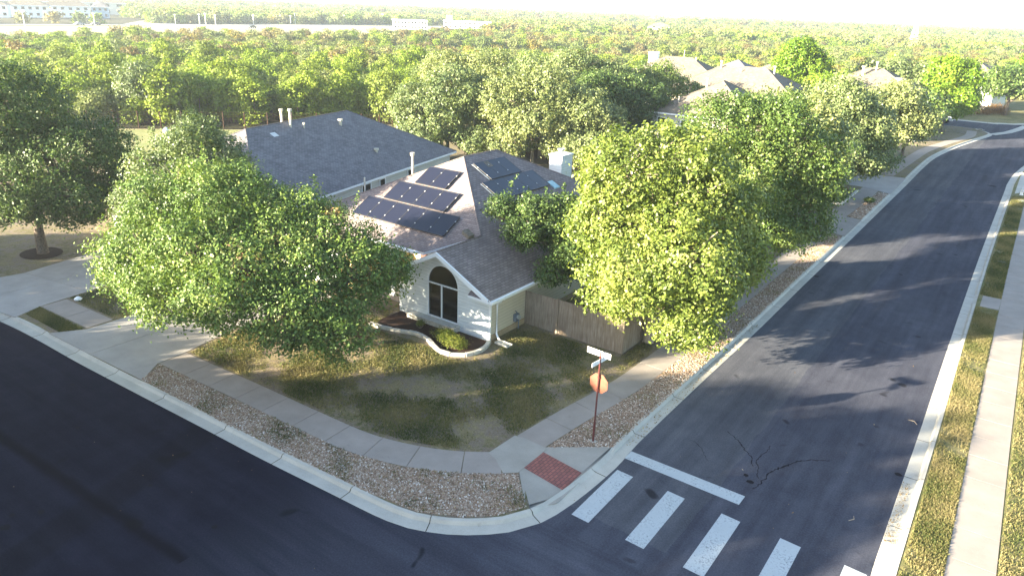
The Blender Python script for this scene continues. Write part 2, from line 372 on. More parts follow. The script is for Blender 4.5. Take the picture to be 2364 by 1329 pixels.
def leaf_cloud(lobes, nclump, nleaf, rc, ls, seed, up=.35, inner=.14, squash=.75, wob=.16, aspect=.62, sub=9):
    r = np.random.default_rng(seed)
    L = np.array(lobes, float)
    if sub:     # every limb carries a handful of smaller leafy masses with gaps between them
        out = []
        for l in L:
            out.append([*l[:3], *(l[3:6]*.66)])
            for k in range(sub):
                z = 1-2*(k+.5)/sub+r.uniform(-.1, .1); a = k*2.4+r.uniform(-.5, .5)+l[0]; q = math.sqrt(max(0, 1-z*z)); d = np.array([math.cos(a)*q, math.sin(a)*q, z])
                rr = l[3:6]*r.uniform(.40, .62); out.append([*(l[:3]+d*(l[3:6]-rr)*r.uniform(.95, 1.12)), *rr])
        L = np.array(out)
    area = (L[:, 3]*L[:, 4]+L[:, 3]*L[:, 5]+L[:, 4]*L[:, 5])
    C = []; O = []; T = []; lt = r.normal(0, .11, len(L))
    need = nclump
    while need > 0:
        k = r.choice(len(L), size=need*2, p=area/area.sum())
        d = r.normal(size=(need*2, 3)); d /= np.linalg.norm(d, axis=1)[:, None]
        rad = np.where(r.random(need*2) < inner, r.uniform(.35, .85, need*2), r.uniform(.84, 1.04, need*2))
        ph = L[k, 0]*1.7+L[k, 1]*2.3
        bump = 1+wob*(np.sin(d[:, 0]*5.1+ph)*np.sin(d[:, 1]*4.7+ph*1.3)+.6*np.sin(d[:, 2]*7.3+ph))
        p = L[k, :3]+d*L[k, 3:6]*(rad*bump)[:, None]
        ok = np.ones(len(p), bool)
        for j in range(len(L)):
            q = np.linalg.norm((p-L[j, :3])/L[j, 3:6], axis=1)
            ok &= ~((q < .70) & (k != j) & (r.random(len(p)) > .12))
        ok &= p[:, 2] > .3
        T.append(lt[k][ok]); C.append(p[ok]); O.append((d*L[k, 3:6])[ok]); need -= ok.sum()
    T = np.concatenate(T)[:nclump]; C = np.concatenate(C)[:nclump]; O = np.concatenate(O)[:nclump]; O /= np.linalg.norm(O, axis=1)[:, None]
    rcs = rc*r.uniform(.6, 1.35, len(C))
    ct = r.normal(0, .13, len(C))+T
    n = len(C)*nleaf
    idx = np.repeat(np.arange(len(C)), nleaf)
    off = r.normal(size=(n, 3)); off *= (rcs[idx]*.5)[:, None]; off[:, 2] *= squash
    P = C[idx]+off
    on = off/(np.linalg.norm(off, axis=1)[:, None]+1e-6)
    N_ = O[idx]*.55+on*.45+r.normal(size=(n, 3))*.55; N_[:, 2] += up
    N_ /= np.linalg.norm(N_, axis=1)[:, None]
    t = np.cross(N_, r.normal(size=(n, 3))); t /= np.linalg.norm(t, axis=1)[:, None]; b = np.cross(N_, t)
    s = ls*r.uniform(.6, 1.4, n)
    a = (t*s[:, None])*.5; bb = (b*s[:, None])*.5*aspect
    V = np.stack([P-a, P-bb*1.0+a*.1, P+a, P+bb*1.0+a*.1], 1)
    tint = .42+r.normal(0, .17, n)+ct[idx]
    return V, tint

def limb_path(a, b, sag, r, k=5):
    a, b = Vector(a), Vector(b); out = []
    j = Vector((r.uniform(-1, 1), r.uniform(-1, 1), r.uniform(-.4, .6)))*(b-a).length*.10
    for i in range(k+1):
        t = i/k; p = a.lerp(b, t)+j*math.sin(math.pi*t)*(1 if i % 2 else .6)
        p.z += sag*math.sin(math.pi*t*.5)*(b-a).length*.15*(1-t)
        out.append(p)
    return out

def trunk_mesh(lobes, h0, r0, seed, lean=(0, 0), twigs=3):
    r = random.Random(seed); mb = MB()
    fork = Vector((lean[0]*h0, lean[1]*h0, h0))
    mb.tube([(0, 0, -.15), (0, 0, .1), (lean[0]*h0*.4, lean[1]*h0*.4, h0*.5), fork], [r0*1.5, r0*1.15, r0*.95, r0*.85], 9)
    for L in lobes:
        c = Vector(L[:3]); 
        pth = limb_path(fork-Vector((0, 0, .15)), c, .6, r); k = len(pth)
        mb.tube(pth, [r0*.62*(1-.8*i/(k-1))+.015 for i in range(k)], 6)
        for q in range(twigs):
            d = Vector((r.gauss(0, 1), r.gauss(0, 1), r.gauss(.2, .8))).normalized()
            e = c+Vector((d.x*L[3], d.y*L[4], d.z*L[5]))*.93
            p2 = limb_path(pth[-2 if q % 2 else -1], e, .2, r, 4)
            mb.tube(p2, [r0*.2*(1-.8*i/4)+.012 for i in range(5)], 5)
            for w in range(2):
                d2 = (d+Vector((r.gauss(0, .6), r.gauss(0, .6), r.gauss(0, .5)))).normalized()
                e2 = p2[2]+Vector((d2.x*L[3], d2.y*L[4], d2.z*L[5]))*.55
                mb.tube(limb_path(p2[2], e2, .1, r, 3), [.03, .022, .016, .008], 4)
    return mb

def make_tree(name, base, lobes, label, cat='tree', mat='leaf_oak', nclump=900, nleaf=60, rc=.55, ls=.13, h0=2., r0=.22, seed=1, group=None, bark='bark', lean=(0, 0), rz=0., sprigs=0, **kw):
    """lobes are relative to the base"""
    root = empty(name, (base[0], base[1], base[2] if len(base) > 2 else .1), rz, label, cat, group)
    V, t = leaf_cloud(lobes, nclump, nleaf, rc, ls, seed, **kw)
    if sprigs:      # upright shoots that stand out of the crown's top
        r = np.random.default_rng(seed+50); L = np.array(lobes); SV = []; ST = []
        for q in range(sprigs):
            l = L[r.integers(len(L))]; d = r.normal(size=3); d[2] = abs(d[2])+.4; d /= np.linalg.norm(d)
            p0 = l[:3]+d*l[3:6]*.95; hh = r.uniform(.5, 1.3); dr = np.array([r.normal(0, .18), r.normal(0, .18), 1.])
            n = 46; f = r.random(n)[:, None]; P = p0+dr*hh*f+r.normal(size=(n, 3))*.10*(1.25-f)
            a = r.normal(size=(n, 3)); a /= np.linalg.norm(a, axis=1)[:, None]; b = np.cross(a, r.normal(size=(n, 3))); b /= np.linalg.norm(b, axis=1)[:, None]
            SV.append(np.stack([P-a*ls*.5, P-b*ls*.3, P+a*ls*.5, P+b*ls*.3], 1)); ST.append(.55+r.normal(0, .15, n))
        V = np.concatenate([V]+SV); t = np.concatenate([t]+ST)
    quads_mesh('crown', V, t, M[mat], root)
    tm = trunk_mesh(lobes, h0, r0, seed, lean)
    tm.build('trunk', M[bark], root, smooth=True, local=True)
    return root

def copy_thing(src, loc, rz, sc, label=None, group=None):
    c = src.copy(); col.objects.link(c); c.location = loc; c.rotation_euler = (0, 0, rz); c.scale = sc if hasattr(sc, '__len__') else (sc, sc, sc)
    if label: c['label'] = label
    if group: c['group'] = group
    for ch in list(src.children):
        k = ch.copy(); col.objects.link(k); k.parent = c
        for g in list(ch.children):
            gg = g.copy(); col.objects.link(gg); gg.parent = k
    return c

def offset(path, d):
    """offset a 2-D path to its left by d"""
    out = []
    for i, p in enumerate(path):
        a = Vector(path[max(i-1, 0)][:2]); b = Vector(path[min(i+1, len(path)-1)][:2]); t = (b-a).normalized()
        out.append((p[0]-t.y*d, p[1]+t.x*d))
    return out
def resample(path, step):
    P = [Vector(p[:2]) for p in path]
    # Catmull-Rom
    out = []
    for i in range(len(P)-1):
        p0, p1, p2, p3 = P[max(i-1, 0)], P[i], P[i+1], P[min(i+2, len(P)-1)]
        k = max(1, int((p2-p1).length/step))
        for j in range(k):
            t = j/k
            q = .5*((2*p1)+(p2-p0)*t+(2*p0-5*p1+4*p2-p3)*t*t+(3*p1-p0-3*p2+p3)*t**3)
            out.append((q.x, q.y))
    out.append((P[-1].x, P[-1].y)); return out
K = (CAMH-.12)/CAMH
def up12(pts): return [(p[0]*K, p[1]*K) for p in pts]
#PART2
# ------------------------------------------------------------------ ground and streets
mb = MB(); G = 9000; mb.poly([(-G, -G, -.06), (G, -G, -.06), (G, G, -.06), (-G, G, -.06)])
tag(mb.build('ground', M['soil']), kind='structure', label='brown and green wooded ground reaching the horizon')

NL = [(-140, -18), (-110, -7.5), (-90, -1.2), (-70, 4.8), (-55, 8.6), (-46, 10.6), (-38.44, 11.91), (-30.47, 12.2), (-22.8, 12.52), (-19.4, 12.65), (-16.2, 12.84), (-13.55, 13.02), (-12.26, 13.4), (-11.19, 14.05), (-10.27, 14.95), (-9.75, 15.9), (-9.45, 17.4), (-9.3, 19.94), (-9.4, 22), (-9.4, 27.5), (-9.33, 35.1), (-9.37, 43.4), (-9.4, 56.2), (-9.45, 67.7), (-9.5, 80), (-9.6, 92.5), (-9.39, 101.5), (-8.3, 112), (-6.9, 121), (-5.7, 128.5), (-6.0, 131.5), (-7.6, 134), (-12, 135.6), (-60, 136)]
NL2 = [(-60, 145.5), (-12, 145), (-5.5, 146), (-2.2, 149), (1.5, 158), (6, 167), (14, 178), (30, 192), (60, 208)]
RP = [(66, 199), (36, 184), (22, 172), (14, 162), (8.5, 150), (5, 137), (2.5, 124), (.2, 110), (-1.1, 98), (-1.46, 90), (-1.45, 84), (-1.38, 61.4), (-1.25, 46), (-1.13, 36.7), (-1.05, 31), (-1.0, 26), (-.96, 22.2), (-.9, 19.6), (-.55, 17.2), (.6, 15), (3, 13.7), (6, 13.3), (60, 13)]
SL = [(60, 3.9), (0, 3.9), (-20, 3.5), (-38, 2.7), (-55, -.5), (-70, -4.2), (-90, -10), (-110, -16.5), (-140, -27)]
NLs, NL2s, RPs, SLs = (resample(p, .6 if i in (0, 2) else 1.5) for i, p in enumerate((NL, NL2, RP, SL)))
mb = MB(); out = NLs+NL2s+RPs+SLs
mb.poly([(x, y, 0) for x, y in out]); tag(mb.build('road', M['asphalt']), kind='structure', label='dark asphalt of the two streets meeting at the corner')

LOWS = [(-35.4, -27.4, 12, 15), (-46, -38.2, 9, 15), (-11, -8, 15.9, 20.6), (-11, -8, 56.8, 62.8), (-11, -8, 75, 84), (-2, 0, 84, 97), (-2, 1, 47.2, 49.4)]
def curb(path, name, label):
    PR = [(-.03, -.01, -.01), (0, .006, .006), (.30, .010, .010), (.40, .012, .012), (.455, .095, .03), (.48, .122, .042), (.60, .134, .10 ), (.615, .05, .05)]
    mb = MB(); offs = [offset(path, p[0]) for p in PR]; acc = 0
    for i in range(len(path)-1):
        a, b = Vector(path[i]), Vector(path[i+1]); L = (b-a).length; mid = (a+b)/2
        acc += L; gap = 0
        if acc > 3.0: gap = .03/L; acc = 0
        def low(p):
            f = 0
            for x0, x1, y0, y1 in LOWS:
                if x0 < p[0] < x1 and y0 < p[1] < y1: f = 1
            return f
        la, lb = low(a), low(b)
        for j in range(len(PR)-1):
            def pt(k, i0, t):
                P, Q = offs[k][i0], offs[k][i0+1]
                z = (PR[k][1]*(1-la)+PR[k][2]*la)*(1-t)+(PR[k][1]*(1-lb)+PR[k][2]*lb)*t
                return (P[0]*(1-t)+Q[0]*t, P[1]*(1-t)+Q[1]*t, z)
            mb.poly([pt(j, i, 0), pt(j, i, 1-gap), pt(j+1, i, 1-gap), pt(j+1, i, 0)])
    o = mb.build(name, M['curb']); return tag(o, kind='structure', label=label)
curb(NLs, 'curb', 'pale concrete kerb and gutter round the house corner')
curb(NL2s, 'curb', 'kerb beyond the far side street'); curb(RPs, 'curb', 'pale concrete kerb on the right side of the right street'); curb(SLs, 'curb', 'kerb across the left street')

nlb = offset(NLs, .612)
# leave the kerb ramp out of the raised ground
cut = [i for i, p in enumerate(nlb) if p[0] > -11 and 16.3 < p[1] < 20.9]
nlb = nlb[:cut[0]]+[(-11.84, 17.72), (-11.86, 19.28)]+nlb[cut[-1]+1:]
mb = MB(); mb.slab(nlb+[(-60, 130), (-66, 75), (-78, 53.3), (-90, 40.9), (-112, 18), (-140, 6)], -.07, .12)
tag(mb.build('lawn', M['lawn']), kind='structure', label='patchy green and brown lawn of the corner block')
mb = MB(); mb.slab(offset(NL2s, .612)+[(60, 330), (-60, 330)], -.07, .12); tag(mb.build('lawn', M['strip']), kind='structure', label='green lawn beyond the far side street')
mb = MB(); mb.slab(offset(RPs, .612)+[(75, 14), (90, 210)], -.07, .12); tag(mb.build('lawn', M['strip']), kind='structure', label='lawn along the right side of the right street')
mb = MB(); mb.slab(offset(SLs, .612)+[(-140, -80), (60, -80)], -.07, .12); tag(mb.build('lawn', M['lawn']), kind='structure', label='lawn across the left street')
mb = MB(); mb.slab([(-89.5, 40.6), (-77.6, 53.2), (-66, 62), (-60, 50), (-52, 46), (-56, 40), (-66, 34), (-80, 32)], .10, .128)
tag(mb.build('back_lawn', M['backlawn']), kind='structure', label='sunlit pale green back lawn below the wood')

mb = MB(); mb.strip([(-6.3, 130.5), (-4.6, 135), (-3.6, 140), (-2.6, 147)], [(-5.2, 130), (-3.5, 134.6), (-2.5, 139.6), (-1.6, 146.6)], .012); tag(mb.build('valley_gutter', M['curb']), kind='structure', label='pale concrete gutter crossing the mouth of the far side street')

def walk(path, w, name='sidewalk', z=.135, step=1.6, mat='walk', label=None, z0=.1):
    P = resample(path, .2); acc = 0; mb = MB(); a, b = offset(P, w/2), offset(P, -w/2); i0 = 0
    for i in range(1, len(P)):
        acc += (Vector(P[i])-Vector(P[i-1])).length
        if acc >= step or i == len(P)-1:
            seg = list(range(i0, i+1)); 
            A = [Vector(a[k]) for k in seg]; B = [Vector(b[k]) for k in seg]
            if len(A) > 1 and acc > .1:
                g = .012; A[0] = A[0].lerp(A[1], min(.5, g/.2)); B[0] = B[0].lerp(B[1], min(.5, g/.2)); A[-1] = A[-1].lerp(A[-2], min(.5, g/.2)); B[-1] = B[-1].lerp(B[-2], min(.5, g/.2))
                zz = z+random.uniform(-.002, .003)
                mb.slab([tuple(v) for v in B]+[tuple(v) for v in A[::-1]], z0, zz)
            acc = 0; i0 = i
    o = mb.build(name, M[mat]); return tag(o, kind='structure', label=label)
walk(up12([(-28.66, 14.95), (-23.4, 15.2), (-20.4, 15.3), (-17.5, 15.47), (-15.5, 15.98), (-13.9, 16.75), (-12.62, 17.7)]), 1.3, label='concrete sidewalk between the gravel strip and the front lawn')
walk(up12([(-12.58, 19.4), (-12.3, 22.1), (-11.9, 25), (-11.75, 28), (-11.7, 35), (-11.7, 57.3)]), 1.22, label='concrete sidewalk beside the right street by the wooden fence')
walk(up12([(-12.0, 63.2), (-11.8, 70), (-11.9, 76.5)]), 1.5, label='sidewalk beyond the pale driveway'); walk([(-11.9, 84), (-11.6, 95), (-11.2, 105), (-9.8, 115), (-8.2, 124), (-8.4, 131)], 1.3, label='curving far sidewalk before the side street')
walk(up12([(1.55, 15.5), (1.42, 21), (1.36, 25), (1.28, 31), (1.2, 39), (1.12, 48), (1.05, 60), (1.0, 84)]), 1.24, label='concrete sidewalk along the right edge')
walk(up12([(-.46, 48.3), (.49, 48.3)]), 2.1, label='short concrete walk crossing the right verge', step=5)
walk(up12([(-38.9, 14.55), (-34.6, 14.75)]), 1.25, label='sidewalk between the two driveways', step=2.2)
walk(up12([(-60, 9.3), (-52, 11.2), (-45.9, 12.9)]), 1.25, label='sidewalk left of the neighbour driveway')
def slabs(polys, name, mat, z, label, z0=.1):
    mb = MB()
    for p in polys: mb.slab(up12(p), z0, z)
    return tag(mb.build(name, M[mat]), kind='structure', label=label)
slabs([[(-13.34, 17.9), (-13.26, 19.42), (-12.9, 19.5), (-11.82, 19.46), (-11.82, 17.6), (-12.2, 17.25), (-12.9, 17.75)]], 'corner_pad', 'ramp', .137, 'concrete landing behind the red paver ramp')
g = .03
slabs([[(-35.3, 12.74), (-34.45, 14.05), (-34.5, 18.4), (-31.75, 18.4), (-31.75, 12.88)], [(-31.75+g, 12.88), (-31.75+g, 18.4), (-29.3, 18.4), (-28.75, 15.6), (-28.68, 14.25), (-27.75, 13.06)],
       [(-34.5, 18.4+g), (-34.4, 24.4), (-31.75, 24.4), (-31.75, 18.4+g)], [(-31.75+g, 18.4+g), (-31.75+g, 24.4), (-29.0, 24.4), (-29.3, 18.4+g)]], 'driveway', 'drive', .131, 'wide concrete driveway under the big oak')
slabs([[(-38.4, 12.55), (-38.97, 14.0), (-39.25, 16.4), (-42.0, 16.0), (-42.2, 11.95)], [(-42.2-g, 11.95), (-42.0-g, 16.0), (-44.6, 15.5), (-45.0, 13.4), (-45.8, 11.35)],
       [(-39.25, 16.4+g), (-40.9, 24), (-43.6, 23.4), (-42.0, 16.0+g)], [(-42.0-g, 16.0+g), (-43.6-g, 23.4), (-46.1, 22.9), (-44.6, 15.5+g)]], 'driveway', 'drive', .132, 'neighbour concrete driveway at the left edge')
slabs([[(-9.95, 56.9), (-12.4, 57.6), (-18.5, 57.6), (-18.5, 63.4), (-12.4, 63.4), (-10.0, 62.9)]], 'driveway', 'walk', .138, 'pale tan driveway entering from the right street')
slabs([[(-9.95, 75), (-12.5, 76.5), (-18, 76.5), (-18, 84), (-12.5, 84), (-10.1, 84.4)]], 'driveway', 'drive', .138, 'far driveway under the street trees')
slabs([[(-.6, 84.5), (.3, 86.2), (14, 87), (14, 97), (.6, 97), (-.6, 98)]], 'driveway', 'curb', .139, 'broad concrete driveway at the right edge')
slabs([[(-10.9, 57.0), (-18.4, 57.0), (-18.4, 55.9), (-12.4, 55.9)]], 'path', 'walk', .133, 'walk beside the tan driveway')
# gravel beds (rocks are scattered on them further down)
GR1 = up12([(-27.8, 13.04), (-22.1, 13.22), (-17.1, 13.5), (-15.2, 13.62), (-13.1, 13.92), (-11.8, 14.62), (-11.02, 15.36), (-10.55, 16.25), (-11.8, 17.55), (-12.2, 17.2), (-13.4, 16.3), (-15.2, 15.32), (-17.3, 14.8), (-20.4, 14.64), (-23.5, 14.5), (-28.5, 14.25)])
GR2 = up12([(-10.0, 21.1), (-9.98, 26), (-9.93, 34.5), (-10.02, 44), (-10.05, 56.6), (-11.05, 56.6), (-11.06, 35), (-11.1, 28), (-11.25, 25), (-11.66, 22.1), (-11.9, 19.5)])
GR3 = up12([(-10.1, 63.2), (-10.15, 74.9), (-11.0, 74.9), (-11.1, 63.2)])
mb = MB(); mb.slab(GR1, .1, .123); tag(mb.build('gravel_strip', M['gravel_bed']), kind='structure', label='gravel strip between the left kerb and the sidewalk')
mb = MB(); mb.slab(GR2, .1, .123); tag(mb.build('gravel_strip', M['gravel_bed']), kind='structure', label='gravel strip round the stop sign along the right street')
mb = MB(); mb.slab(GR3, .1, .123); tag(mb.build('gravel_strip', M['gravel_bed']), kind='structure', label='far gravel strip past the tan driveway')
# kerb ramp
mb = MB(); mb.slab([(-11.9, 17.6), (-10.45, 16.05), (-9.85, 17.0), (-9.82, 21.0), (-10.1, 21.0), (-11.9, 19.4)], -.05, .04); tag(mb.build('ramp_base', M['ramp']), kind='structure', label='concrete base of the kerb ramp')
mb = MB(); mb.poly([(-11.87, 17.83, .134), (-10.03, 17.68, .05), (-10.05, 18.93, .05), (-11.86, 19.05, .134)][::1])
tag(mb.build('paver_ramp', M['paver']), kind='structure', label='red brick paver kerb ramp at the street corner')
mb = MB()
mb.poly([(-11.87, 17.83, .130), (-11.80, 17.62, .130), (-10.52, 16.15, .12), (-10.15, 16.9, .09), (-10.03, 17.68, .046)])
mb.poly([(-11.86, 19.05, .130), (-10.05, 18.93, .046), (-10.02, 19.9, .09), (-9.98, 20.9, .128), (-11.88, 19.32, .13)])
tag(mb.build('ramp_flare', M['ramp']), kind='structure', label='grey concrete flares either side of the red ramp')

# painted markings (each bar its own mark)
def quad_px(name, pts, label, group=None):
    mb = MB(); mb.poly([(x, y, .004) for x, y in pts]); o = mb.build(name, M['paint']); tag(o, label, 'road marking', group, 'structure'); return o

for i, x in enumerate((-9.2, -7.29, -5.41, -3.53, -1.65)):
    quad_px('crosswalk_bar', [(x, 16.86), (x+.63, 16.84), (x+.63, 19.9), (x, 19.93)], ['bright white crosswalk bar nearest the kerb ramp', 'second crosswalk bar out from the kerb ramp', 'middle crosswalk bar with dark cracks', 'fourth crosswalk bar, cut by the bottom edge', 'last crosswalk bar near the right kerb'][i], 'crosswalk bars')
quad_px('stop_line', [(-9.33, 20.73), (-5.12, 20.72), (-5.11, 21.29), (-9.35, 21.28)], 'long white stop line across the left lane')
# cracks in the asphalt
def crack(pts, w, seed, label):
    r = random.Random(seed); P = resample(pts, .08); P = [(x+r.gauss(0, .022), y+r.gauss(0, .022)) for x, y in P]
    w *= .62; ww = [w*(.35+.9*r.random())*math.sin(math.pi*(.08+.84*i/len(P)))**.5 for i in range(len(P))]
    mb = MB(); a = offset(P, 1); L = []; R = []
    for p, q, k in zip(P, a, ww):
        d = Vector((q[0]-p[0], q[1]-p[1]))*k; L.append((p[0]+d.x, p[1]+d.y)); R.append((p[0]-d.x, p[1]-d.y))
    mb.strip(L, R, .0035); tag(mb.build('road_crack', M['tar']), kind='structure', label=label)
crack([(-3.4, 25.3), (-3.7, 25.1), (-4.2, 24.65), (-4.6, 23.9), (-4.85, 23.3), (-4.9, 22.7), (-4.95, 22.1), (-5.1, 21.9)], .055, 1, 'curved dark crack right of the stop line')
crack([(-7.1, 24.9), (-6.6, 24.6), (-6.1, 24.1), (-5.7, 23.7), (-5.5, 23.2)], .035, 2, 'thin crack above the stop line')
crack([(-5.4, 24.9), (-5.42, 24.3), (-5.5, 23.7), (-5.3, 23.2), (-5.1, 22.6)], .028, 3, 'short branch of the dark crack')
crack([(-7.9, 23.4), (-7.5, 23.2), (-6.9, 22.5)], .018, 4, 'hairline crack in the light lane')
crack([(-3.6, 17.5), (-3.45, 16.9), (-3.1, 16.5), (-2.6, 16.3)], .02, 5, 'hairline crack near the bottom')
mb = MB()
for i, (x, y, rr) in enumerate([(-22.15, 5.8, .13), (-22.6, 6.15, .08), (-22.1, 6.75, .1), (-20.8, 9.5, .07), (-17.4, 9.6, .09), (-29.5, 11.1, .08), (-1.2, 26.0, .11), (-5.25, 22.2, .12), (-5.5, 22.5, .09), (-26.1, 9.7, .07)]):
    n = 14; r = random.Random(i); mb.poly([(x+rr*(.7+.5*r.random())*math.cos(2*math.pi*k/n)*1.2, y+rr*(.7+.5*r.random())*math.sin(2*math.pi*k/n), .0045) for k in range(n)])
tag(mb.build('oil_spots', M['tar']), kind='stuff', label='small dark oil spots on the asphalt')
# far side street, highway and fields behind the wood
mb = MB(); mb.poly([(-290, 96, .0), (-287, 160, .0), (-284, 215, .0), (-276, 300, .0), (-262, 390, 0), (-330, 560, .0), (-430, 560, 0), (-400, 300, .0), (-378, 190, 0), (-366, 90, .0)])
tag(mb.build('field', M['field']), kind='structure', label='long band of dry pale grass beyond the wood')
M['hiway'] = flat('pale_highway', (.30, .29, .27), .9, .1, var=.15, vs=.1)
mb = MB(); mb.strip([(-352, 60), (-357, 180), (-366, 290), (-380, 420), (-400, 640)], [(-341, 60), (-346, 180), (-355, 290), (-369, 420), (-389, 640)], .06)
mb.strip([(-384, 60), (-391, 180), (-400, 290), (-414, 420)], [(-374, 60), (-381, 180), (-390, 290), (-404, 420)], .06)
mb.strip([(-395, 205), (-470, 262), (-560, 330), (-680, 405)], [(-382, 225), (-460, 275), (-552, 342), (-675, 420)], .065)
tag(mb.build('highway', M['hiway']), kind='structure', label='pale highway beyond the wood with a road climbing away')
mb = MB(); mb.poly([(-275, 118, .07), (-262, 118, .07), (-262, 215, .07), (-275, 215, .07)]); tag(mb.build('far_path', M['walk']), kind='structure', label='pale far track at the wood edge')

# ------------------------------------------------------------------ corner house
H = empty('corner_house', (-27, 33, .1), 0, 'single-storey corner house with brown roof, solar panels and arched window', 'house')
def part(mb, name, mat, parent=None, **kw):
    o = mb.build(name, mat, parent or H, **kw); return o
A = (-26.96, 32.92, 6.74); B_ = (-26.96, 36.1, 6.74); V_ = (-21.77, 28.04, 4.09)
mb = MB()
mb.roofslab([(-18.5, 24.65, 2.42), (-18.5, 44.56, 2.42), B_, A, V_, (-21.75, 24.65, 4.08)])
mb.roofslab([A, (-28.3, 31.66, 6.06), (-28.3, 26.25, 3.135), (-24.07, 26.25, 3.135), V_])
mb.roofslab([A, (-35.4, 25.0, 2.46), (-28.3, 25.0, 2.46), (-28.3, 31.66, 6.06)])
mb.roofslab([A, B_, (-35.4, 44.56, 2.42), (-35.4, 25.0, 2.46)])
mb.roofslab([B_, (-18.5, 44.56, 2.42), (-35.4, 44.56, 2.42)])
mb.roofslab([(-21.75, 24.65, 4.08), V_, (-24.07, 26.25, 2.9), (-25.0, 26.25, 2.42), (-25.0, 24.65, 2.42)])
for sx, x0, x1 in ((1, -19.75, -18.5), (-1, -25.0, -23.75)):
    e = -18.52 if sx > 0 else -24.98; k = -19.25 if sx > 0 else -24.25; q = -19.8 if sx > 0 else -23.7
    f = [(q, 24.60, 2.42), (e, 24.60, 2.40), (k, 25.12, 2.74), (q, 25.12, 2.74)]
    mb.roofslab(f if sx > 0 else f[::-1], .12)
roof = part(mb, 'roof', [M['roof_main'], M['white']])
# ridge caps
mb = MB()
for a, b in ((A, B_), (A, V_), (A, (-35.3, 25.1, 2.5)), (B_, (-18.6, 44.46, 2.47)), ((-21.75, 24.66, 4.09), V_)):
    mb.tube([Vector(a)+Vector((0, 0, .0)), Vector(b)+Vector((0, 0, .0))], .045, 6)
part(mb, 'ridge_cap', M['roof_main'], roof)
mb = MB()      # rake boards of the gable
for s, xe in ((1, -18.62), (-1, -24.88)):
    a, b = Vector((-21.75, 24.60, 4.06)), Vector((xe, 24.60, 2.46)); d = Vector((0, .035, 0)); h = Vector((0, 0, -.22))
    c = (a+b)/2; mb.obox(c+h+Vector((0, 0, .02)), (b-a)/2, d, -h)
part(mb, 'rake_board', M['white'])
mb = MB(); mb.box(-18.49, 24.6, 2.27, -18.37, 44.5, 2.40); mb.box(-28.3, 26.12, 2.98, -24.4, 26.24, 3.10); part(mb, 'gutter', M['white'])
# walls
mb = MB(); zb, zt = .0, 2.32
xw0, xw1 = -24.72, -18.86; yw = 25.13
W0, W1 = -22.78, -20.80; ws, wr = .42, 2.27; wc = (W0+W1)/2; rad = (W1-W0)/2
# gable wall with the arched opening
mb.poly([(xw0, yw, zb), (W0, yw, zb), (W0, yw, 3.45), (xw0+.12, yw, 2.38), (xw0, yw, 2.34)][::1])
mb.poly([(W1, yw, zb), (xw1, yw, zb), (xw1, yw, 2.34), (W1, yw, 3.50)])
mb.poly([(W0, yw, zb), (W1, yw, zb), (W1, yw, ws), (W0, yw, ws)])
arc = [(wc-rad*math.cos(math.pi*k/20), yw, wr+rad*math.sin(math.pi*k/20)) for k in range(21)]
for k in range(20):
    a, b = arc[k], arc[k+1]; zt_ = lambda x: 3.97-.511*abs(x+21.75)
    mb.poly([a, b, (b[0], yw, max(zt_(b[0]), 3.3)), (a[0], yw, max(zt_(a[0]), 3.3))])
part(mb, 'gable_wall', M['white_siding'])
mb = MB()
mb.poly([(xw1, yw, .42), (xw1, 44.1, .42), (xw1, 44.1, 2.33), (xw1, yw, 2.33)]); part(mb, 'side_wall', M['cream_siding'])
mb = MB(); mb.box(xw1-.3, yw+.02, -.05, xw1+.02, 44.1, .40); mb.box(xw0, yw+.01, -.05, W0-.6, yw+.05, .1); part(mb, 'foundation', M['tan_base'])
mb = MB(); mb.box(xw1-.06, yw-.02, .0, xw1+.03, yw+.08, 2.33); part(mb, 'corner_board', M['white'])
mb = MB()
mb.poly([(xw0, 28.2, 0), (xw0, yw, 0), (xw0, yw, 2.34), (xw0, 28.2, 2.34)])
mb.poly([(-28.4, 28.2, 0), (xw0, 28.2, 0), (xw0, 28.2, 4.0), (-28.4, 28.2, 4.0)])
mb.poly([(-28.4, 25.3, 0), (-28.4, 28.2, 0), (-28.4, 28.2, 4.0), (-28.4, 25.3, 2.6)])
mb.poly([(-35.1, 25.3, 0), (-28.4, 25.3, 0), (-28.4, 25.3, 2.5), (-35.1, 25.3, 2.5)])
mb.poly([(-35.1, 44.2, 0), (-35.1, 25.3, 0), (-35.1, 25.3, 2.4), (-35.1, 44.2, 2.4)])
mb.poly([(xw1, 44.1, 0), (-35.1, 44.1, 0), (-35.1, 44.1, 2.4), (xw1, 44.1, 2.4)])
part(mb, 'wall', M['cream'])
mb = MB(); mb.box(-26.55, 26.35, 0, -26.25, 26.65, 3.1); mb.box(-26.6, 26.3, 0, -26.2, 26.7, .3); mb.box(-26.6, 26.3, 2.85, -26.2, 26.7, 3.05); part(mb, 'porch_column', M['white'], bevel=.02)
mb = MB(); mb.box(-28.3, 25.9, .0, -24.75, 28.15, .16); part(mb, 'porch_floor', M['walk'])
mb = MB(); mb.box(-26.0, 28.12, .16, -25.1, 28.18, 2.25); dr = part(mb, 'door', M['door'])
mb = MB(); mb.box(-25.97, 28.08, 1.1, -25.9, 28.12, 1.2); part(mb, 'handle', M['metal'], dr)
mb = MB(); mb.box(-26.1, 28.1, .16, -26.0, 28.2, 2.33); mb.box(-25.1, 28.1, .16, -25.0, 28.2, 2.33); mb.box(-26.1, 28.1, 2.25, -25.0, 28.2, 2.35); part(mb, 'door_frame', M['white'], dr)
mb = MB()
for k in range(4): mb.box(-34.3, 25.24, .12+.56*k, -29.4, 25.29, .12+.56*k+.54)
part(mb, 'garage_door', M['white'])
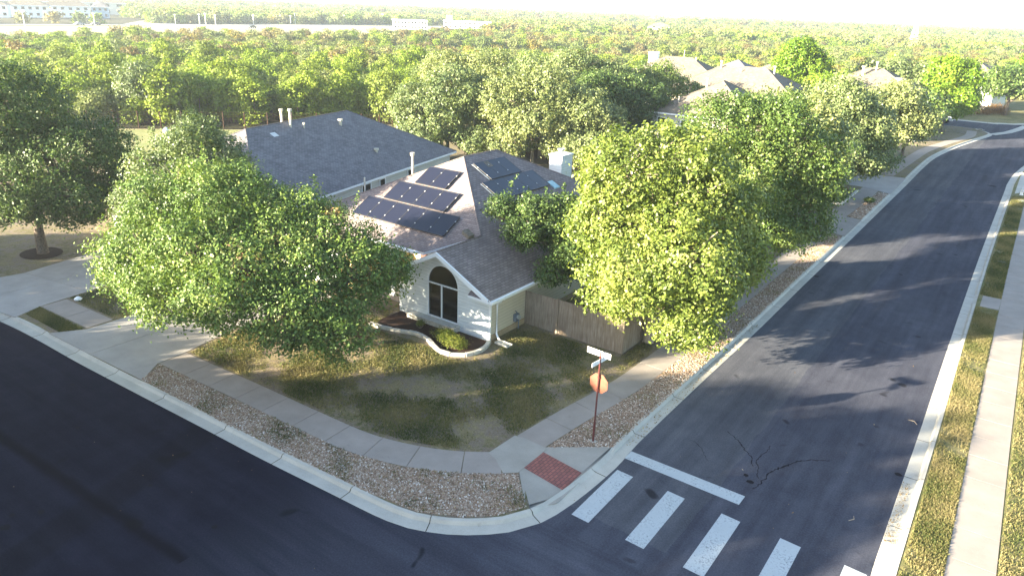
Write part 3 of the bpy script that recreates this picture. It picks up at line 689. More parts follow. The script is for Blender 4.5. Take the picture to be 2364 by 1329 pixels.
# arched window
win = empty('arched_window', (wc, yw, ws)); win.parent = H; win.location = Vector((wc, yw, ws))-H.location
bpy.context.view_layer.update()
mb = MB(); pts = [(W0, yw+.08, ws)]+[(W1, yw+.08, ws)]+[(p[0], yw+.08, p[2]) for p in arc[::-1]]
mb.poly(pts); part(mb, 'pane', M['screen'], win)
mb = MB()
mb.box(W0, yw+.0, wr-.08, W1, yw+.07, wr-.03); mb.box(wc-.12, yw+.0, ws, wc-.07, yw+.07, wr-.08); mb.box(W0, yw, ws, W1, yw+.07, ws+.05)
mb.box(W0, yw, ws, W0+.04, yw+.07, wr); mb.box(W1-.04, yw, ws, W1, yw+.07, wr)
for k in range(20):
    a, b = Vector(arc[k]), Vector(arc[k+1]); c = Vector((wc, yw, wr))
    a2, b2 = c+(a-c)*.955, c+(b-c)*.955; d = Vector((0, .07, 0))
    mb.add([a, b, b2, a2, a+d, b+d, b2+d, a2+d], [(0, 1, 2, 3), (3, 2, 6, 7)])
part(mb, 'frame', M['white'], win)
mb = MB(); mb.box(W0-1.05, yw-.42, -.02, W1+.12, yw-.003, .36); mb.box(W0-1.1, yw-.46, .36, W1+.16, yw-.003, .42); part(mb, 'window_sill', M['stone'], win, bevel=.012)
# downspout
mb = MB(); x = -18.76
mb.tube([(-18.43, 25.45, 2.30), (-18.55, 25.5, 2.12), (x, 25.55, 1.95), (x, 25.55, .42), (-18.62, 25.5, .24), (-18.45, 25.42, .20)], .052, 8); part(mb, 'downspout', M['white'])
mb = MB(); mb.tube([(-18.84, 26.1, 2.1), (-18.7, 26.05, 2.05)], .05, 8); mb.box(-18.9, 26.0, 2.08, -18.8, 26.2, 2.2); part(mb, 'flood_light', M['white'])
# chimney
mb = MB(); cx0, cx1, cy0, cy1 = -25.45, -24.5, 39.9, 41.2
mb.box(cx0, cy0, 3.0, cx1, cy1, 6.12); mb.box(cx0-.05, cy0-.05, 6.12, cx1+.05, cy1+.05, 6.22); ch = part(mb, 'chimney', M['white_siding'], roof)
mb = MB(); mb.tube([(-24.97, 40.5, 6.2), (-24.97, 40.5, 6.42)], .15, 12); mb.tube([(-24.97, 40.5, 6.46), (-24.97, 40.5, 6.54)], .24, 12); part(mb, 'chimney_cap', M['metal'], roof)
mb = MB(); mb.tube([(-29.3, 31.1, 5.6), (-29.3, 31.1, 6.72)], .07, 10); mb.tube([(-29.3, 31.1, 6.74), (-29.3, 31.1, 6.9)], .13, 10); part(mb, 'vent_pipe', M['pipe'], roof)
mb = MB(); mb.tube([(-31.4, 29.25, 4.55), (-31.4, 29.25, 5.4)], .05, 8); part(mb, 'vent_pipe', M['metal'], roof)
def f1(y, d, lift=0):  # point on the right-hand roof plane: d metres in plan from its eave
    return Vector((-18.5-d, y, 2.42+.511*d+lift))
def f2(x, d, lift=0):  # on the front plane, d metres in plan up from y=26.25
    return Vector((x, 26.25+d, 3.135+.54*d+lift))
for (y, d) in ((33.9, 7.4), (27.35, 3.55)):
    mb = MB(); c = f1(y, d); mb.obox(c+Vector((0, 0, -.05)), (.22, 0, -.11), (0, .22, 0), (0.03, 0, .2)); part(mb, 'roof_vent', M['roof_tan'], roof)
mb = MB(); c = f1(37.3, 4.9); mb.obox(c+Vector((0, 0, -.02)), (.3, 0, -.15), (0, .28, 0), (0.0, 0, .08)); part(mb, 'skylight', flat('pale_teal_cover', (.30, .48, .50), .3, .5), roof)
# solar panels
def panel(p00, p10, p01, up, name='solar_panel'):
    """p00 lower left, p10 lower right, p01 upper left (on the roof plane)"""
    p00, p10, p01 = map(Vector, (p00, p10, p01)); n = (p10-p00).cross(p01-p00).normalized(); n *= (1 if n.z > 0 else -1)
    e1 = (p10-p00); e2 = (p01-p00); c = p00+(e1+e2)/2+n*.10; g = .985
    mb = MB(); mb.obox(c, e1/2*g*.985, e2/2*g*.985, n*.034); s = part(mb, 'solar_panel', M['solar'], H)
    mb = MB(); w = .02
    for a, b, cc in ((e1/2*g, e2.normalized()*w, c-e2/2*g), (e1/2*g, e2.normalized()*w, c+e2/2*g), (e1.normalized()*w, e2/2*g, c-e1/2*g), (e1.normalized()*w, e2/2*g, c+e1/2*g)):
        mb.obox(cc, a, b, n*.042)
    part(mb, 'panel_frame', M['alu'], s)
    mb = MB()
    for t in (.25, .75): mb = MB(); mb.obox(p10+e2*t+n*.13, e1.normalized()*.028, e2.normalized()*.035, n*.02); part(mb, 'clamp', M['clip'], s)
pw = 1.125
for d0, xs in ((4.05, 2), (2.58, 4), (1.12, 6)):
    xr = {2: -26.08, 4: -24.9, 6: -23.68}[xs]
    for k in range(xs): panel(f2(xr-pw*(k+1), d0), f2(xr-pw*k, d0), f2(xr-pw*(k+1), d0+1.36), None)
for d0, y0, cnt in ((6.35, 32.85, 3), (4.9, 31.85, 5)):
    for k in range(cnt): panel(f1(y0+1.0*k+.98, d0), f1(y0+1.0*k, d0), f1(y0+1.0*k+.98, d0+1.36), None)
for d0, y0 in ((6.4, 32.8), (4.95, 31.8)):
    mb = MB(); a, b = f1(y0-.02, d0, .05), f1(y0-.02, d0+1.3, .05); mb.tube([a, b], .035, 6); part(mb, 'panel_rail', M['clip'])

# ------------------------------------------------------------------ things round the corner house
mb = MB(); mb.add([(-18.5, 25.1, .12), (-17.75, 25.05, .12), (-17.75, 25.4, .12), (-18.5, 25.4, .12), (-18.5, 25.1, .24), (-17.75, 25.05, .17), (-17.75, 25.4, .17), (-18.5, 25.4, .24)], [(3, 2, 1, 0), (0, 1, 5, 4), (1, 2, 6, 5), (2, 3, 7, 6), (3, 0, 4, 7), (4, 5, 6, 7)])
mb.box(-18.5, 25.06, .16, -17.72, 25.10, .25); mb.box(-18.5, 25.40, .16, -17.72, 25.44, .25)
o = mb.build('splash_block', M['stone'], bevel=.01); tag(o, 'pale concrete splash block on the grass below the white downspout', 'splash block')
mt = empty('utility_meter', (-18.8, 27.15, .12), 0, 'blue-grey utility meter on the cream side wall', 'meter')
mb = MB(); mb.box(-18.84, 27.0, .55, -18.66, 27.3, .95); mb.build('meter_box', M['bluegrey'], mt, bevel=.02)
mb = MB(); mb.tube([(-18.66, 27.15, .8), (-18.55, 27.15, .8)], .11, 14); mb.build('dial', M['metal'], mt)
mb = MB(); mb.tube([(-18.7, 27.28, .1), (-18.7, 27.28, .6)], .03, 8); mb.build('pipe', M['bluegrey'], mt); mb = MB(); mb.tube([(-18.7, 27.1, .9), (-18.7, 27.1, 1.05), (-18.8, 27.1, 1.1)], .025, 8); mb.build('pipe', M['bluegrey'], mt)
# stone-edged bed
EDGE = resample([(-24.6, 22.9), (-23.7, 22.95), (-22.8, 23.2), (-22.0, 23.45), (-21.2, 23.35), (-20.5, 23.0), (-19.9, 22.72), (-19.3, 22.8), (-18.75, 23.2), (-18.5, 23.9), (-18.6, 24.6), (-18.78, 25.02)], .35)
mb = MB(); mb.slab(EDGE+[(-24.6, 25.1)], .1, .15); tag(mb.build('flower_bed', M['mulch']), kind='structure', label='dark mulch bed under the arched window')
mb = MB(); r = random.Random(3)
for i in range(len(EDGE)-1):
    a, b = Vector((*EDGE[i], .1)), Vector((*EDGE[i+1], .1)); c = (a+b)/2; d = (b-a); nn = Vector((-d.y, d.x, 0)).normalized()
    h = .17+r.uniform(-.02, .02); mb.obox(c, d*.49, nn*(.09+r.uniform(-.01, .01)), (0, 0, h))
o = mb.build('bed_edging', M['stone'], bevel=.02); tag(o, 'curved white stone edging round the dark flower bed', 'edging')
def shrub(name, x, y, z, rx, ry, rz_, label, mat, nc, ls, seed, cat='shrub', group=None, squash=.8, up=.8):
    root = empty(name, (x, y, z), 0, label, cat, group)
    V, t = leaf_cloud([(0, 0, rz_*.62, rx, ry, rz_)], nc, 26, .17*max(rx, .5)*1.6, ls, seed, up=up, inner=.3, wob=.12, aspect=.4)
    V = V[V[:, :, 2].min(1) > -.05]; t = t[:len(V)]
    quads_mesh('foliage', V, t, M[mat], root)
    mb = MB(); r = random.Random(seed)
    for k in range(7):
        a = r.uniform(0, 6.3); mb.tube([(0, 0, 0), (math.cos(a)*rx*.4, math.sin(a)*ry*.4, rz_*.5), (math.cos(a)*rx*.7, math.sin(a)*ry*.7, rz_)], [.02, .014, .006], 5)
    mb.build('stem', M['bark'], root, local=True)
    return root
shrub('shrub', -20.5, 23.75, .13, .72, .48, .36, 'low yellow-green shrub in the left of the pair beside the stone edging', 'leaf_shrub', 150, .075, 5)
shrub('shrub', -19.5, 23.45, .13, .68, .45, .36, 'low yellow-green shrub in the right of the pair beside the stone edging', 'leaf_shrub', 150, .075, 6)
shrub('shrub', -22.35, 24.1, .13, .3, .26, .22, 'small sparse green plant in the dark mulch', 'leaf_shrub', 40, .07, 7)
mb = MB(); 
V = []
for k in range(14):
    a = k*math.pi*2/14; 
mb.tube([(-38.1, 15.4, .1), (-38.1, 15.4, .2), (-38.1, 15.4, .3)], [.16, .2, .08], 12); tag(mb.build('marker_dome', M['signwhite'], smooth=True), 'small white domed utility cap in the grass between the driveways', 'utility cap')

# wooden fence
fen = empty('wooden_fence', (-16, 28.05, .1), 0, 'tall weathered grey wooden picket fence beside the house', 'fence')
def pickets(a, b, z0, h, seed, w=.138, gap=.006, t=.02, skip=()):
    a, b = Vector(a), Vector(b); d = (b-a).normalized(); n = Vector((-d.y, d.x, 0)); L = (b-a).length; r = random.Random(seed); mb = MB()
    k = 0; s = 0
    while s < L-.01:
        ww = min(w, L-s); c = a+d*(s+ww/2); hh = h+r.uniform(-.015, .012)
        mb.obox(Vector((c.x, c.y, z0))+n*r.uniform(-.004, .004), d*(ww/2-gap/2), n*t/2, (0, 0, hh)); s += w; k += 1
    return mb
pickets((-18.84, 28.0, 0), (-16.98, 28.0, 0), .14, 1.76, 1).build('pickets', M['fence'], fen)
pickets((-16.86, 28.0, 0), (-13.3, 28.0, 0), .14, 1.78, 2).build('pickets', M['fence'], fen)
pickets((-13.3, 28.04, 0), (-13.25, 43.5, 0), .14, 1.78, 3).build('pickets', M['fence'], fen)
mb = MB()
for z in (.45, 1.0, 1.65): mb.box(-18.84, 28.02, z, -13.32, 28.07, z+.09); mb.box(-13.38, 28.06, z, -13.33, 43.5, z+.09)
mb.build('rails', M['fence'], fen)
for x, y in ((-18.78, 28.12), (-16.92, 28.0), (-15.1, 28.14), (-13.36, 28.14), (-13.4, 33), (-13.4, 38), (-13.4, 43.4)):
    mb = MB(); mb.box(x-.05, y-.05, .05, x+.05, y+.05, 1.95 if y == 28.0 else 1.8); mb.build('post', M['fence'], fen)

# stop sign and street-name blades seen from behind
sg = empty('stop_sign', (-10.68, 20.78, .12), 0, 'stop sign seen from behind on a leaning dark red post in the gravel', 'sign')
base = Vector((-10.68, 20.78, .12)); top = base+Vector((.02, -.03, 3.7))
mb = MB(); mb.tube([base-Vector((0, 0, .05)), top], .032, 8); mb.tube([base, base.lerp(top, .22)], .045, 8); mb.build('post', M['rust'], sg)
c = base.lerp(top, .655)+Vector((0, .05, 0)); Ra = .40
ux = Vector((math.cos(D2R(-3)), math.sin(D2R(-3)), 0)); uz = Vector((0, 0, 1)); nn = ux.cross(uz)
# face turned up the side street (+y); the camera sees its bare back
mb = MB(); P8 = [c+(ux*math.cos(D2R(22.5+45*k))+uz*math.sin(D2R(22.5+45*k)))*Ra for k in range(8)]
mb.add([tuple(p-nn*.006) for p in P8]+[tuple(p+nn*.006) for p in P8], [list(range(8)), list(range(8, 16))[::-1]]+[(i, i+8, (i+1) % 8+8, (i+1) % 8) for i in range(8)])
pl_ = mb.build('plate', M['signback'], sg)
fy = c+Vector((0, .012, 0))
mb = MB(); mb.add([tuple(fy+(p-c)*.97) for p in P8], [list(range(8))[::-1]]); mb.build('face', flat('stop_red', (.45, .02, .02), .4, .4, var=.04), pl_)
def text_mesh(name, s, size, mat, loc, xdir, normal, parent, ext=.002):
    cu = bpy.data.curves.new(name, 'FONT'); cu.body = s; cu.size = size; cu.align_x = 'CENTER'; cu.align_y = 'CENTER'; cu.extrude = ext
    t = bpy.data.objects.new(name+'_tmp', cu); col.objects.link(t); dg = bpy.context.evaluated_depsgraph_get(); me = bpy.data.meshes.new_from_object(t.evaluated_get(dg)); bpy.data.objects.remove(t)
    x = Vector(xdir).normalized(); z = Vector(normal).normalized(); y = z.cross(x)
    Mx = Matrix((x, y, z)).transposed().to_4x4(); Mx.translation = loc; me.transform(Mx); me.transform(world(parent).inverted())
    me.materials.clear(); me.materials.append(mat); o = bpy.data.objects.new(name, me); col.objects.link(o); o.parent = parent; return o
text_mesh('lettering', 'STOP', .27, M['signwhite'], fy+Vector((0, .006, 0)), -ux, (0, 1, 0), pl_)
for z in (-.25, .25):
    mb = MB(); cc = c+Vector((0, -.03, z)); mb.box(cc.x-.05, cc.y-.03, cc.z-.03, cc.x+.05, cc.y+.02, cc.z+.03); mb.build('bracket', M['rust'], sg)
def blade(cen, d, L, h, tag_):
    d = Vector(d).normalized(); n = Vector((-d.y, d.x, 0)); cen = Vector(cen)
    mb = MB(); mb.obox(cen-Vector((0, 0, h/2)), d*L/2, n*.006, (0, 0, h)); b = mb.build('street_name_blade', M['signwhite'], sg)
    # worn, unreadable strokes of the street name
    r = random.Random(tag_)
    for sd in (-1, 1):
        mb = MB(); s = -L*.36
        while s < L*.38:
            w = r.uniform(.035, .07); q = cen+d*(s+w/2)+n*sd*.0075
            mb.obox(q-Vector((0, 0, h*.28)), d*w*.22, n*.0015, (0, 0, h*.56))
            if r.random() < .6: mb.obox(q+Vector((0, 0, h*r.choice((-.28, -.03, .2)))), d*w*.5, n*.0012, (0, 0, h*.09))
            s += w+.03
        mb.build('lettering', M['signblue'], b)
tp = base.lerp(top, .97)
blade(tp+Vector((-.14, .13, -.04)), (1, -.06, 0), .98, .21, 1)
blade(tp+Vector((.0, .0, -.26)), (.1, 1, 0), .98, .17, 2)
mb = MB(); n = 10; mb.add([(base.x+.13*math.cos(2*math.pi*k/n), base.y+.11*math.sin(2*math.pi*k/n), z) for z in (.1, .15) for k in range(n)], [list(range(n, 2*n))]+[(k, (k+1) % n, n+(k+1) % n, n+k) for k in range(n)])
mb.build('footing', M['curb'], sg)

# fire hydrant and lid in the right verge
hy = empty('fire_hydrant', (-.05, 83.6, .12), 0, 'white fire hydrant at the end of the right-hand grass verge', 'hydrant')
mb = MB(); mb.tube([(-.05, 83.6, .1), (-.05, 83.6, .16)], .17, 12); mb.tube([(-.05, 83.6, .16), (-.05, 83.6, .62)], .12, 12); mb.build('barrel', M['signwhite'], hy)
mb = MB(); mb.tube([(-.05, 83.6, .62), (-.05, 83.6, .70), (-.05, 83.6, .78), (-.05, 83.6, .86)], [.14, .13, .08, .03], 12); mb.build('bonnet', M['metal'], hy)
for d in ((-1, 0), (1, 0), (0, -1)):
    mb = MB(); mb.tube([(-.05+d[0]*.1, 83.6+d[1]*.1, .5), (-.05+d[0]*.22, 83.6+d[1]*.22, .5)], .065, 10); mb.build('outlet', M['metal'], hy)
mb = MB(); mb.tube([(0.15, 80.6, .1), (0.15, 80.6, .16)], .42, 18); o = mb.build('manhole_cover', flat('pale_blue_lid', (.42, .50, .58), .4, .4)); tag(o, 'pale blue-grey round cover in the verge before the hydrant', 'cover')
mb = MB(); mb.tube([(-.02, 57.5, .1), (-.02, 57.5, .145)], .25, 16); o = mb.build('manhole_cover', M['bluegrey']); tag(o, 'small blue-grey lid halfway along the right verge', 'cover')

# ------------------------------------------------------------------ other houses
def hip_house(label, cx, cy, w, d, rot, ze, slope, roofm, wallm, z0=0, name='house', eave=.45, windows=(), pipes=(), chimney=None, ridge_inset=None):
    """w along local x, d along local y, hip roof with its ridge along the longer side"""
    root = empty(name, (cx, cy, z0), rot, label, 'house')
    hw, hd = w/2, d/2; k = min(hw, hd); zr = ze+k*slope
    c = [(-hw, -hd, ze), (hw, -hd, ze), (hw, hd, ze), (-hw, hd, ze)]
    if w >= d: r0, r1 = (-hw+k, 0, zr), (hw-k, 0, zr); faces = [[c[0], c[1], r1, r0], [c[1], c[2], r1], [c[2], c[3], r0, r1], [c[3], c[0], r0]]
    else: r0, r1 = (0, -hd+k, zr), (0, hd-k, zr); faces = [[c[0], c[1], r0], [c[1], c[2], r1, r0], [c[2], c[3], r1], [c[3], c[0], r0, r1]]
    mb = MB()
    for f in faces: mb.roofslab(f, .16)
    ro = mb.build('roof', [roofm, M['white']], root, local=True)
    mb = MB()
    for a, b in ((r0, r1), (r0, c[0]), (r1, c[2])) + (((r1, c[1]), (r0, c[3])) if w >= d else ((r0, c[1]), (r1, c[3]))):
        if (Vector(a)-Vector(b)).length > .1: mb.tube([a, b], .05, 6)
    mb.build('ridge_cap', roofm, ro, local=True)
    mb = MB(); e = eave; mb.box(-hw+e, -hd+e, -.1, hw-e, hd-e, ze+.02); mb.build('wall', wallm, root, local=True)
    for (side, u, z, ww, hh) in windows:
        if side == 's': p0 = (u-ww/2, -hd+e-.03, z); p1 = (u+ww/2, -hd+e+.01, z+hh)
        elif side == 'w': p0 = (-hw+e-.03, u-ww/2, z); p1 = (-hw+e+.01, u+ww/2, z+hh)
        else: p0 = (hw-e-.01, u-ww/2, z); p1 = (hw-e+.03, u+ww/2, z+hh)
        wn = MB(); wn.box(*p0, *p1); wo = wn.build('window', M['glass'], root, local=True)
        fr = MB(); t = .09
        if side == 's':
            y0, y1 = p0[1]-.03, p1[1]-.005
            fr.box(p0[0]-t, y0, p0[2]-t, p1[0]+t, y1, p0[2]); fr.box(p0[0]-t, y0, p1[2], p1[0]+t, y1, p1[2]+t); fr.box(p0[0]-t, y0, p0[2], p0[0], y1, p1[2]); fr.box(p1[0], y0, p0[2], p1[0]+t, y1, p1[2]); fr.box(p0[0], y0, (p0[2]+p1[2])/2-.03, p1[0], y1, (p0[2]+p1[2])/2+.03)
        else:
            s = 1 if side == 'e' else -1; x0, x1 = sorted((p1[0]+.005*s if s > 0 else p0[0]-.005, (p1[0] if s > 0 else p0[0])+.035*s))
            fr.box(x0, p0[1]-t, p0[2]-t, x1, p1[1]+t, p0[2]); fr.box(x0, p0[1]-t, p1[2], x1, p1[1]+t, p1[2]+t); fr.box(x0, p0[1]-t, p0[2], x1, p0[1], p1[2]); fr.box(x0, p1[1], p0[2], x1, p1[1]+t, p1[2])
        fr.build('frame', M['white'], wo, local=True)
    for (x, y, h, rr) in pipes:
        if w >= d: zz = ze+min((hd-abs(y))*slope, (hw-abs(x))*slope)
        else: zz = ze+min((hw-abs(x))*slope, (hd-abs(y))*slope)
        p = MB(); p.tube([(x, y, zz-.1), (x, y, zz+h)], rr, 8); p.tube([(x, y, zz+h), (x, y, zz+h+.15)], rr*1.7, 8); p.build('vent_pipe', M['pipe'], ro, local=True)
    if chimney:
        x, y, h, s = chimney; p = MB(); p.box(x-s, y-s*.8, ze-1, x+s, y+s*.8, zr+h); p.box(x-s-.06, y-s*.8-.06, zr+h, x+s+.06, y+s*.8+.06, zr+h+.12); p.build('chimney', M['white'], ro, local=True)
    return root
# neighbour: ridge from (-45.1,31.3) to (-48,43) turned 12.5 degrees
rot = D2R(12.8); u = Vector((-math.sin(rot), math.cos(rot))); v = Vector((math.cos(rot), math.sin(rot)))
r0 = Vector((-44.7, 30.8)); c = r0+u*5.9
NB = hip_house('neighbour house with a large slate-grey roof left of the corner house', c.x, c.y, 13.6, 25.6, rot, 2.75, .545, M['roof_dark'], M['grey_siding'],
    windows=(('e', -1.0, 1.25, 1.1, 1.1), ('e', 1.2, 1.25, .7, 1.1), ('e', 5.5, 1.25, 1.0, 1.1)), pipes=((-.5, -1.6, 1.0, .09), (.55, -1.9, 1.15, .09), (.9, -.8, .25, .05), (1.3, 3.2, .3, .12), (4.6, 3.2, .12, .12)))
mb = MB(); mb.obox((.9, -4.2, 5.72), (.2, 0, -.11), (0, .28, 0), (0.05, .0, .22)); mb.build('roof_vent', M['clip'], [o for o in NB.children if o.name.startswith('roof')][0], local=True)
hip_house('low dark-roofed house half hidden behind the left trees', -54.2, 31.6, 8, 8, D2R(14), 2.2, .42, M['roof_dark'], M['grey_siding'], pipes=((2, -3, .5, .06),))
hip_house('two-storey house whose grey wall corner shows above the middle tree', -28.9, 79.4, 11.6, 12.2, 0, 5.2, .56, M['roof_tan'], M['grey_siding'], windows=(('s', -4.2, 3.4, .9, 1.2), ('s', -1.5, 3.4, .9, 1.2), ('w', 0, 3.4, .9, 1.3)), pipes=((-3.1, -4.3, .45, .06), (-1.4, -1.2, .9, .1), (.2, -2.6, .3, .1)))
hip_house('low blue-grey roof in front of the two-storey grey house', -30.9, 67.9, 7.5, 7, 0, 2.55, .45, M['roof_dark'], M['cream_siding'], pipes=((-.9, -.6, .7, .07),))
hip_house('large two-storey house with a wide sunlit tan roof', -34.4, 101.5, 18.5, 12.5, 0, 5.3, .54, M['roof_tan'], M['cream_siding'], windows=(('s', -6, 3.3, 1., 1.3), ('s', -2, 3.3, 1., 1.3), ('s', 3, 3.3, 1., 1.3)), pipes=((-3, -.6, .8, .12), (4.2, -.4, .9, .12), (0, -1.2, .3, .06)))
hip_house('two-storey sunlit house with peaked tan roof behind the street trees', -21.2, 118.5, 16.5, 14.5, 0, 5.3, .48, M['roof_tan'], M['white_siding'], windows=(('s', -6.8, 3.2, 1., 1.4), ('s', -4.8, 3.2, 1., 1.4), ('s', 0, 3.3, 1., 1.3), ('w', -3, 3.2, 1., 1.4)), pipes=((-1.2, -2, 1.1, .18), (.2, -.6, 1.1, .12), (3.8, -3.2, .5, .3)))
hip_house('pale roofed house with a white chimney at the top centre', -51.5, 119, 17.5, 13, D2R(8), 5.1, .50, M['roof_tan'], M['white_siding'], windows=(('s', -6.4, 3.2, 1.1, 1.4), ('s', -3.4, 3.2, 1.1, 1.4)), pipes=((.8, 0, 1.0, .04), (3, -.6, .3, .1)), chimney=(-4.8, 1.5, .4, .75))
hip_house('tan roofed house just behind the white chimney house', -38.8, 128.5, 12, 11, 0, 5.0, .5, M['roof_tan'], M['grey_siding'])
hip_house('white two-storey house at the far end of the right street', -12.6, 171, 10.5, 11, D2R(-10), 6.2, .45, M['roof_tan'], M['white_siding'], windows=(('s', -2.5, 3.9, 1.2, 1.4), ('s', 1.5, 3.9, 1.2, 1.4), ('s', 1.5, 1.0, 1.6, 1.4)), pipes=((0, -1, .4, .1),))
hip_house('dark-roofed house glimpsed among trees past the top roofs', -53, 152, 9, 9, 0, 4.6, .5, M['roof_dark'], M['grey_siding'])
shed = empty('shed', (-41.6, 66.3, .1), D2R(8), 'small brown shed with dark roof under the oaks behind the house', 'shed')
mb = MB(); mb.box(-3.2, -1.8, 0, 3.2, 1.8, 2.2); mb.build('wall', M['fence_brown'], shed, local=True)
mb = MB(); mb.roofslab([(-3.6, -2.3, 2.05), (3.6, -2.3, 2.05), (3.6, 0, 3.0), (-3.6, 0, 3.0)], .1); mb.roofslab([(-3.6, 0, 3.0), (3.6, 0, 3.0), (3.6, 2.3, 2.05), (-3.6, 2.3, 2.05)], .1); mb.build('roof', [M['roof_dark'], M['fence_brown']], shed, local=True)
mb = MB(); mb.box(-1.2, -1.86, 0, -.2, -1.8, 1.95); mb.build('door', M['fence'], shed, local=True)
# back fence below the wood
fb = empty('back_fence', (-84, 47, 0), 0, 'dark red-brown wire and rail fence along the foot of the wood', 'fence')
mb = MB(); pth = [(-108, 24.0), (-90.6, 41.3), (-78.4, 53.9), (-66, 66.5)]
P = resample(pth, 2.4)
for k in range(len(P)-1):
    a, b = Vector((*P[k], 0)), Vector((*P[k+1], 0)); d = (b-a)
    for z in (.15, .6, 1.1, 1.6, 1.95): mb.tube([a+Vector((0, 0, z)), b+Vector((0, 0, z))], .018, 4, cap=False)
    for q in range(16): c = a+d*q/16; mb.tube([c, c+Vector((0, 0, 1.95))], .012, 3, cap=False)
mb.build('wire_mesh', M['fence_brown'], fb)
for p in P:
    mb = MB(); mb.box(p[0]-.05, p[1]-.05, -.1, p[0]+.05, p[1]+.05, 2.1); mb.build('post', M['fence_brown'], fb)
mb = MB(); mb.tube([(-81.2, 45.4, .1), (-81.2, 45.4, .5), (-81.2, 45.4, .8)], [.3, .35, .12], 10); tag(mb.build('garden_ball', M['signwhite'], smooth=True), 'small white object standing on the sunlit back lawn', 'garden object')

# far buildings
def block(label, cx, cy, w, d, rot, h, wallm, roofm=None, flatroof=False, name='building', cat='building', rows=2, bays=6, tower=None):
    root = empty(name, (cx, cy, 0), rot, label, cat)
    mb = MB(); mb.box(-w/2, -d/2, 0, w/2, d/2, h); mb.build('wall', wallm, root, local=True)
    if flatroof:
        mb = MB(); mb.box(-w/2-.3, -d/2-.3, h, w/2+.3, d/2+.3, h+.5); mb.build('roof', M['white'], root, local=True)
    else:
        mb = MB(); a = [(-w/2-.6, -d/2-.6, h), (w/2+.6, -d/2-.6, h), (w/2+.6, d/2+.6, h), (-w/2-.6, d/2+.6, h)]; k = d/2; r0, r1 = (-w/2+k, 0, h+k*.55), (w/2-k, 0, h+k*.55)
        for f in ([a[0], a[1], r1, r0], [a[1], a[2], r1], [a[2], a[3], r0, r1], [a[3], a[0], r0]): mb.roofslab(f, .3)
        mb.build('roof', [roofm, M['white']], root, local=True)
    for rr in range(rows):
        for b in range(bays):
            x = -w/2+w*(b+.5)/bays; z = h*(rr+.35)/rows; ww = w/bays*.22
            mb = MB(); mb.box(x-ww, -d/2-.06, z, x+ww, -d/2+.05, z+h/rows*.42); mb.build('window', M['glass'], root, local=True)
    if tower: x, y, tw, th = tower; mb = MB(); mb.box(x-tw/2, y-tw/2, h*.5, x+tw/2, y+tw/2, th); mb.build('tower', wallm, root, local=True)
    return root
af = D2R(62)
block('pale apartment block at the far upper left edge', -484, 178, 20, 12, af, 6.5, M['white'], M['roof_tan'])
block('pale apartment block second from the upper left corner', -488, 200, 21, 12, af, 6.5, M['white'], M['roof_tan'])
block('pale apartment block beside the blue-grey end house', -494, 224, 24, 12, D2R(65), 6.5, M['white'], M['roof_tan'])
block('apartment roofs behind the first far row', -560, 225, 60, 16, af, 8, M['grey_siding'], M['roof_tan'])
block('second apartment roofs behind the first far row', -575, 275, 50, 16, af, 8, M['grey_siding'], M['roof_tan'])
block('blue-grey end house beside the far apartments', -486, 240, 9, 12, af, 6.5, flat('blue_render', (.30, .40, .50), .7, .2), M['roof_dark'], bays=3)
block('long low white office building beyond the wood', -341, 361, 21, 12, D2R(48), 5.2, M['white'], flatroof=True, bays=10)
block('white office wing with a small tower beyond the wood', -350, 430, 34, 14, D2R(40), 4.6, M['white'], flatroof=True, bays=10, tower=(-13, 0, 4, 8.4))
block('large white warehouse on the left skyline', -1100, 848, 70, 30, D2R(50), 12, M['white'], flatroof=True, bays=8)
block('white warehouse next to the largest one on the skyline', -1110, 950, 60, 40, D2R(50), 10, M['white'], flatroof=True, bays=8)
block('white sheds on the right-centre skyline', -560, 1310, 90, 40, D2R(25), 10, M['white'], flatroof=True, bays=10)
block('white long building on the centre skyline', -1000, 1290, 70, 30, D2R(35), 9, M['white'], flatroof=True, bays=8)
block('small white building on the centre skyline', -880, 1290, 50, 30, D2R(35), 10, M['white'], flatroof=True, bays=6)
block('pale building under the right skyline', -480, 1010, 26, 15, D2R(25), 6.5, M['white'], M['roof_tan'], bays=4)
block('small roof among the right-hand woods', -262, 560, 18, 12, D2R(25), 5, M['white'], M['roof_tan'], bays=3)
wt = empty('water_tower', (-840, 985, 0), 0, 'white water tower on the centre skyline', 'tower')
mb = MB(); mb.tube([(-840, 985, 0), (-840, 985, 12)], 4.2, 16); mb.build('column', M['white'], wt)
mb = MB(); mb.tube([(-840, 985, 11), (-840, 985, 13), (-840, 985, 17), (-840, 985, 18.5)], [5, 7, 7, 3], 18); mb.build('tank', M['white'], wt)
pt = empty('lattice_mast', (-80, 552, 0), 0, 'tall pale lattice mast above the right-hand woods', 'mast')
mb = MB()
for k in range(7):
    z0, z1 = k*2.6, (k+1)*2.6; s0, s1 = 2.6*(1-k/8.5), 2.6*(1-(k+1)/8.5)
    C4 = lambda s, z: [(-80-s, 552-s, z), (-80+s, 552-s, z), (-80+s, 552+s, z), (-80-s, 552+s, z)]
    a, b = C4(s0, z0), C4(s1, z1)
    for i in range(4): mb.tube([a[i], b[i]], .16, 4); mb.tube([a[i], b[(i+1) % 4]], .1, 4); mb.tube([b[i], a[(i+1) % 4]], .1, 4); mb.tube([b[i], b[(i+1) % 4]], .1, 4)
mb.build('frame', M['metal'], pt)
mb = MB(); mb.box(-82.5, 550, 0, -77.5, 554, .6); mb.build('base', M['curb'], pt)
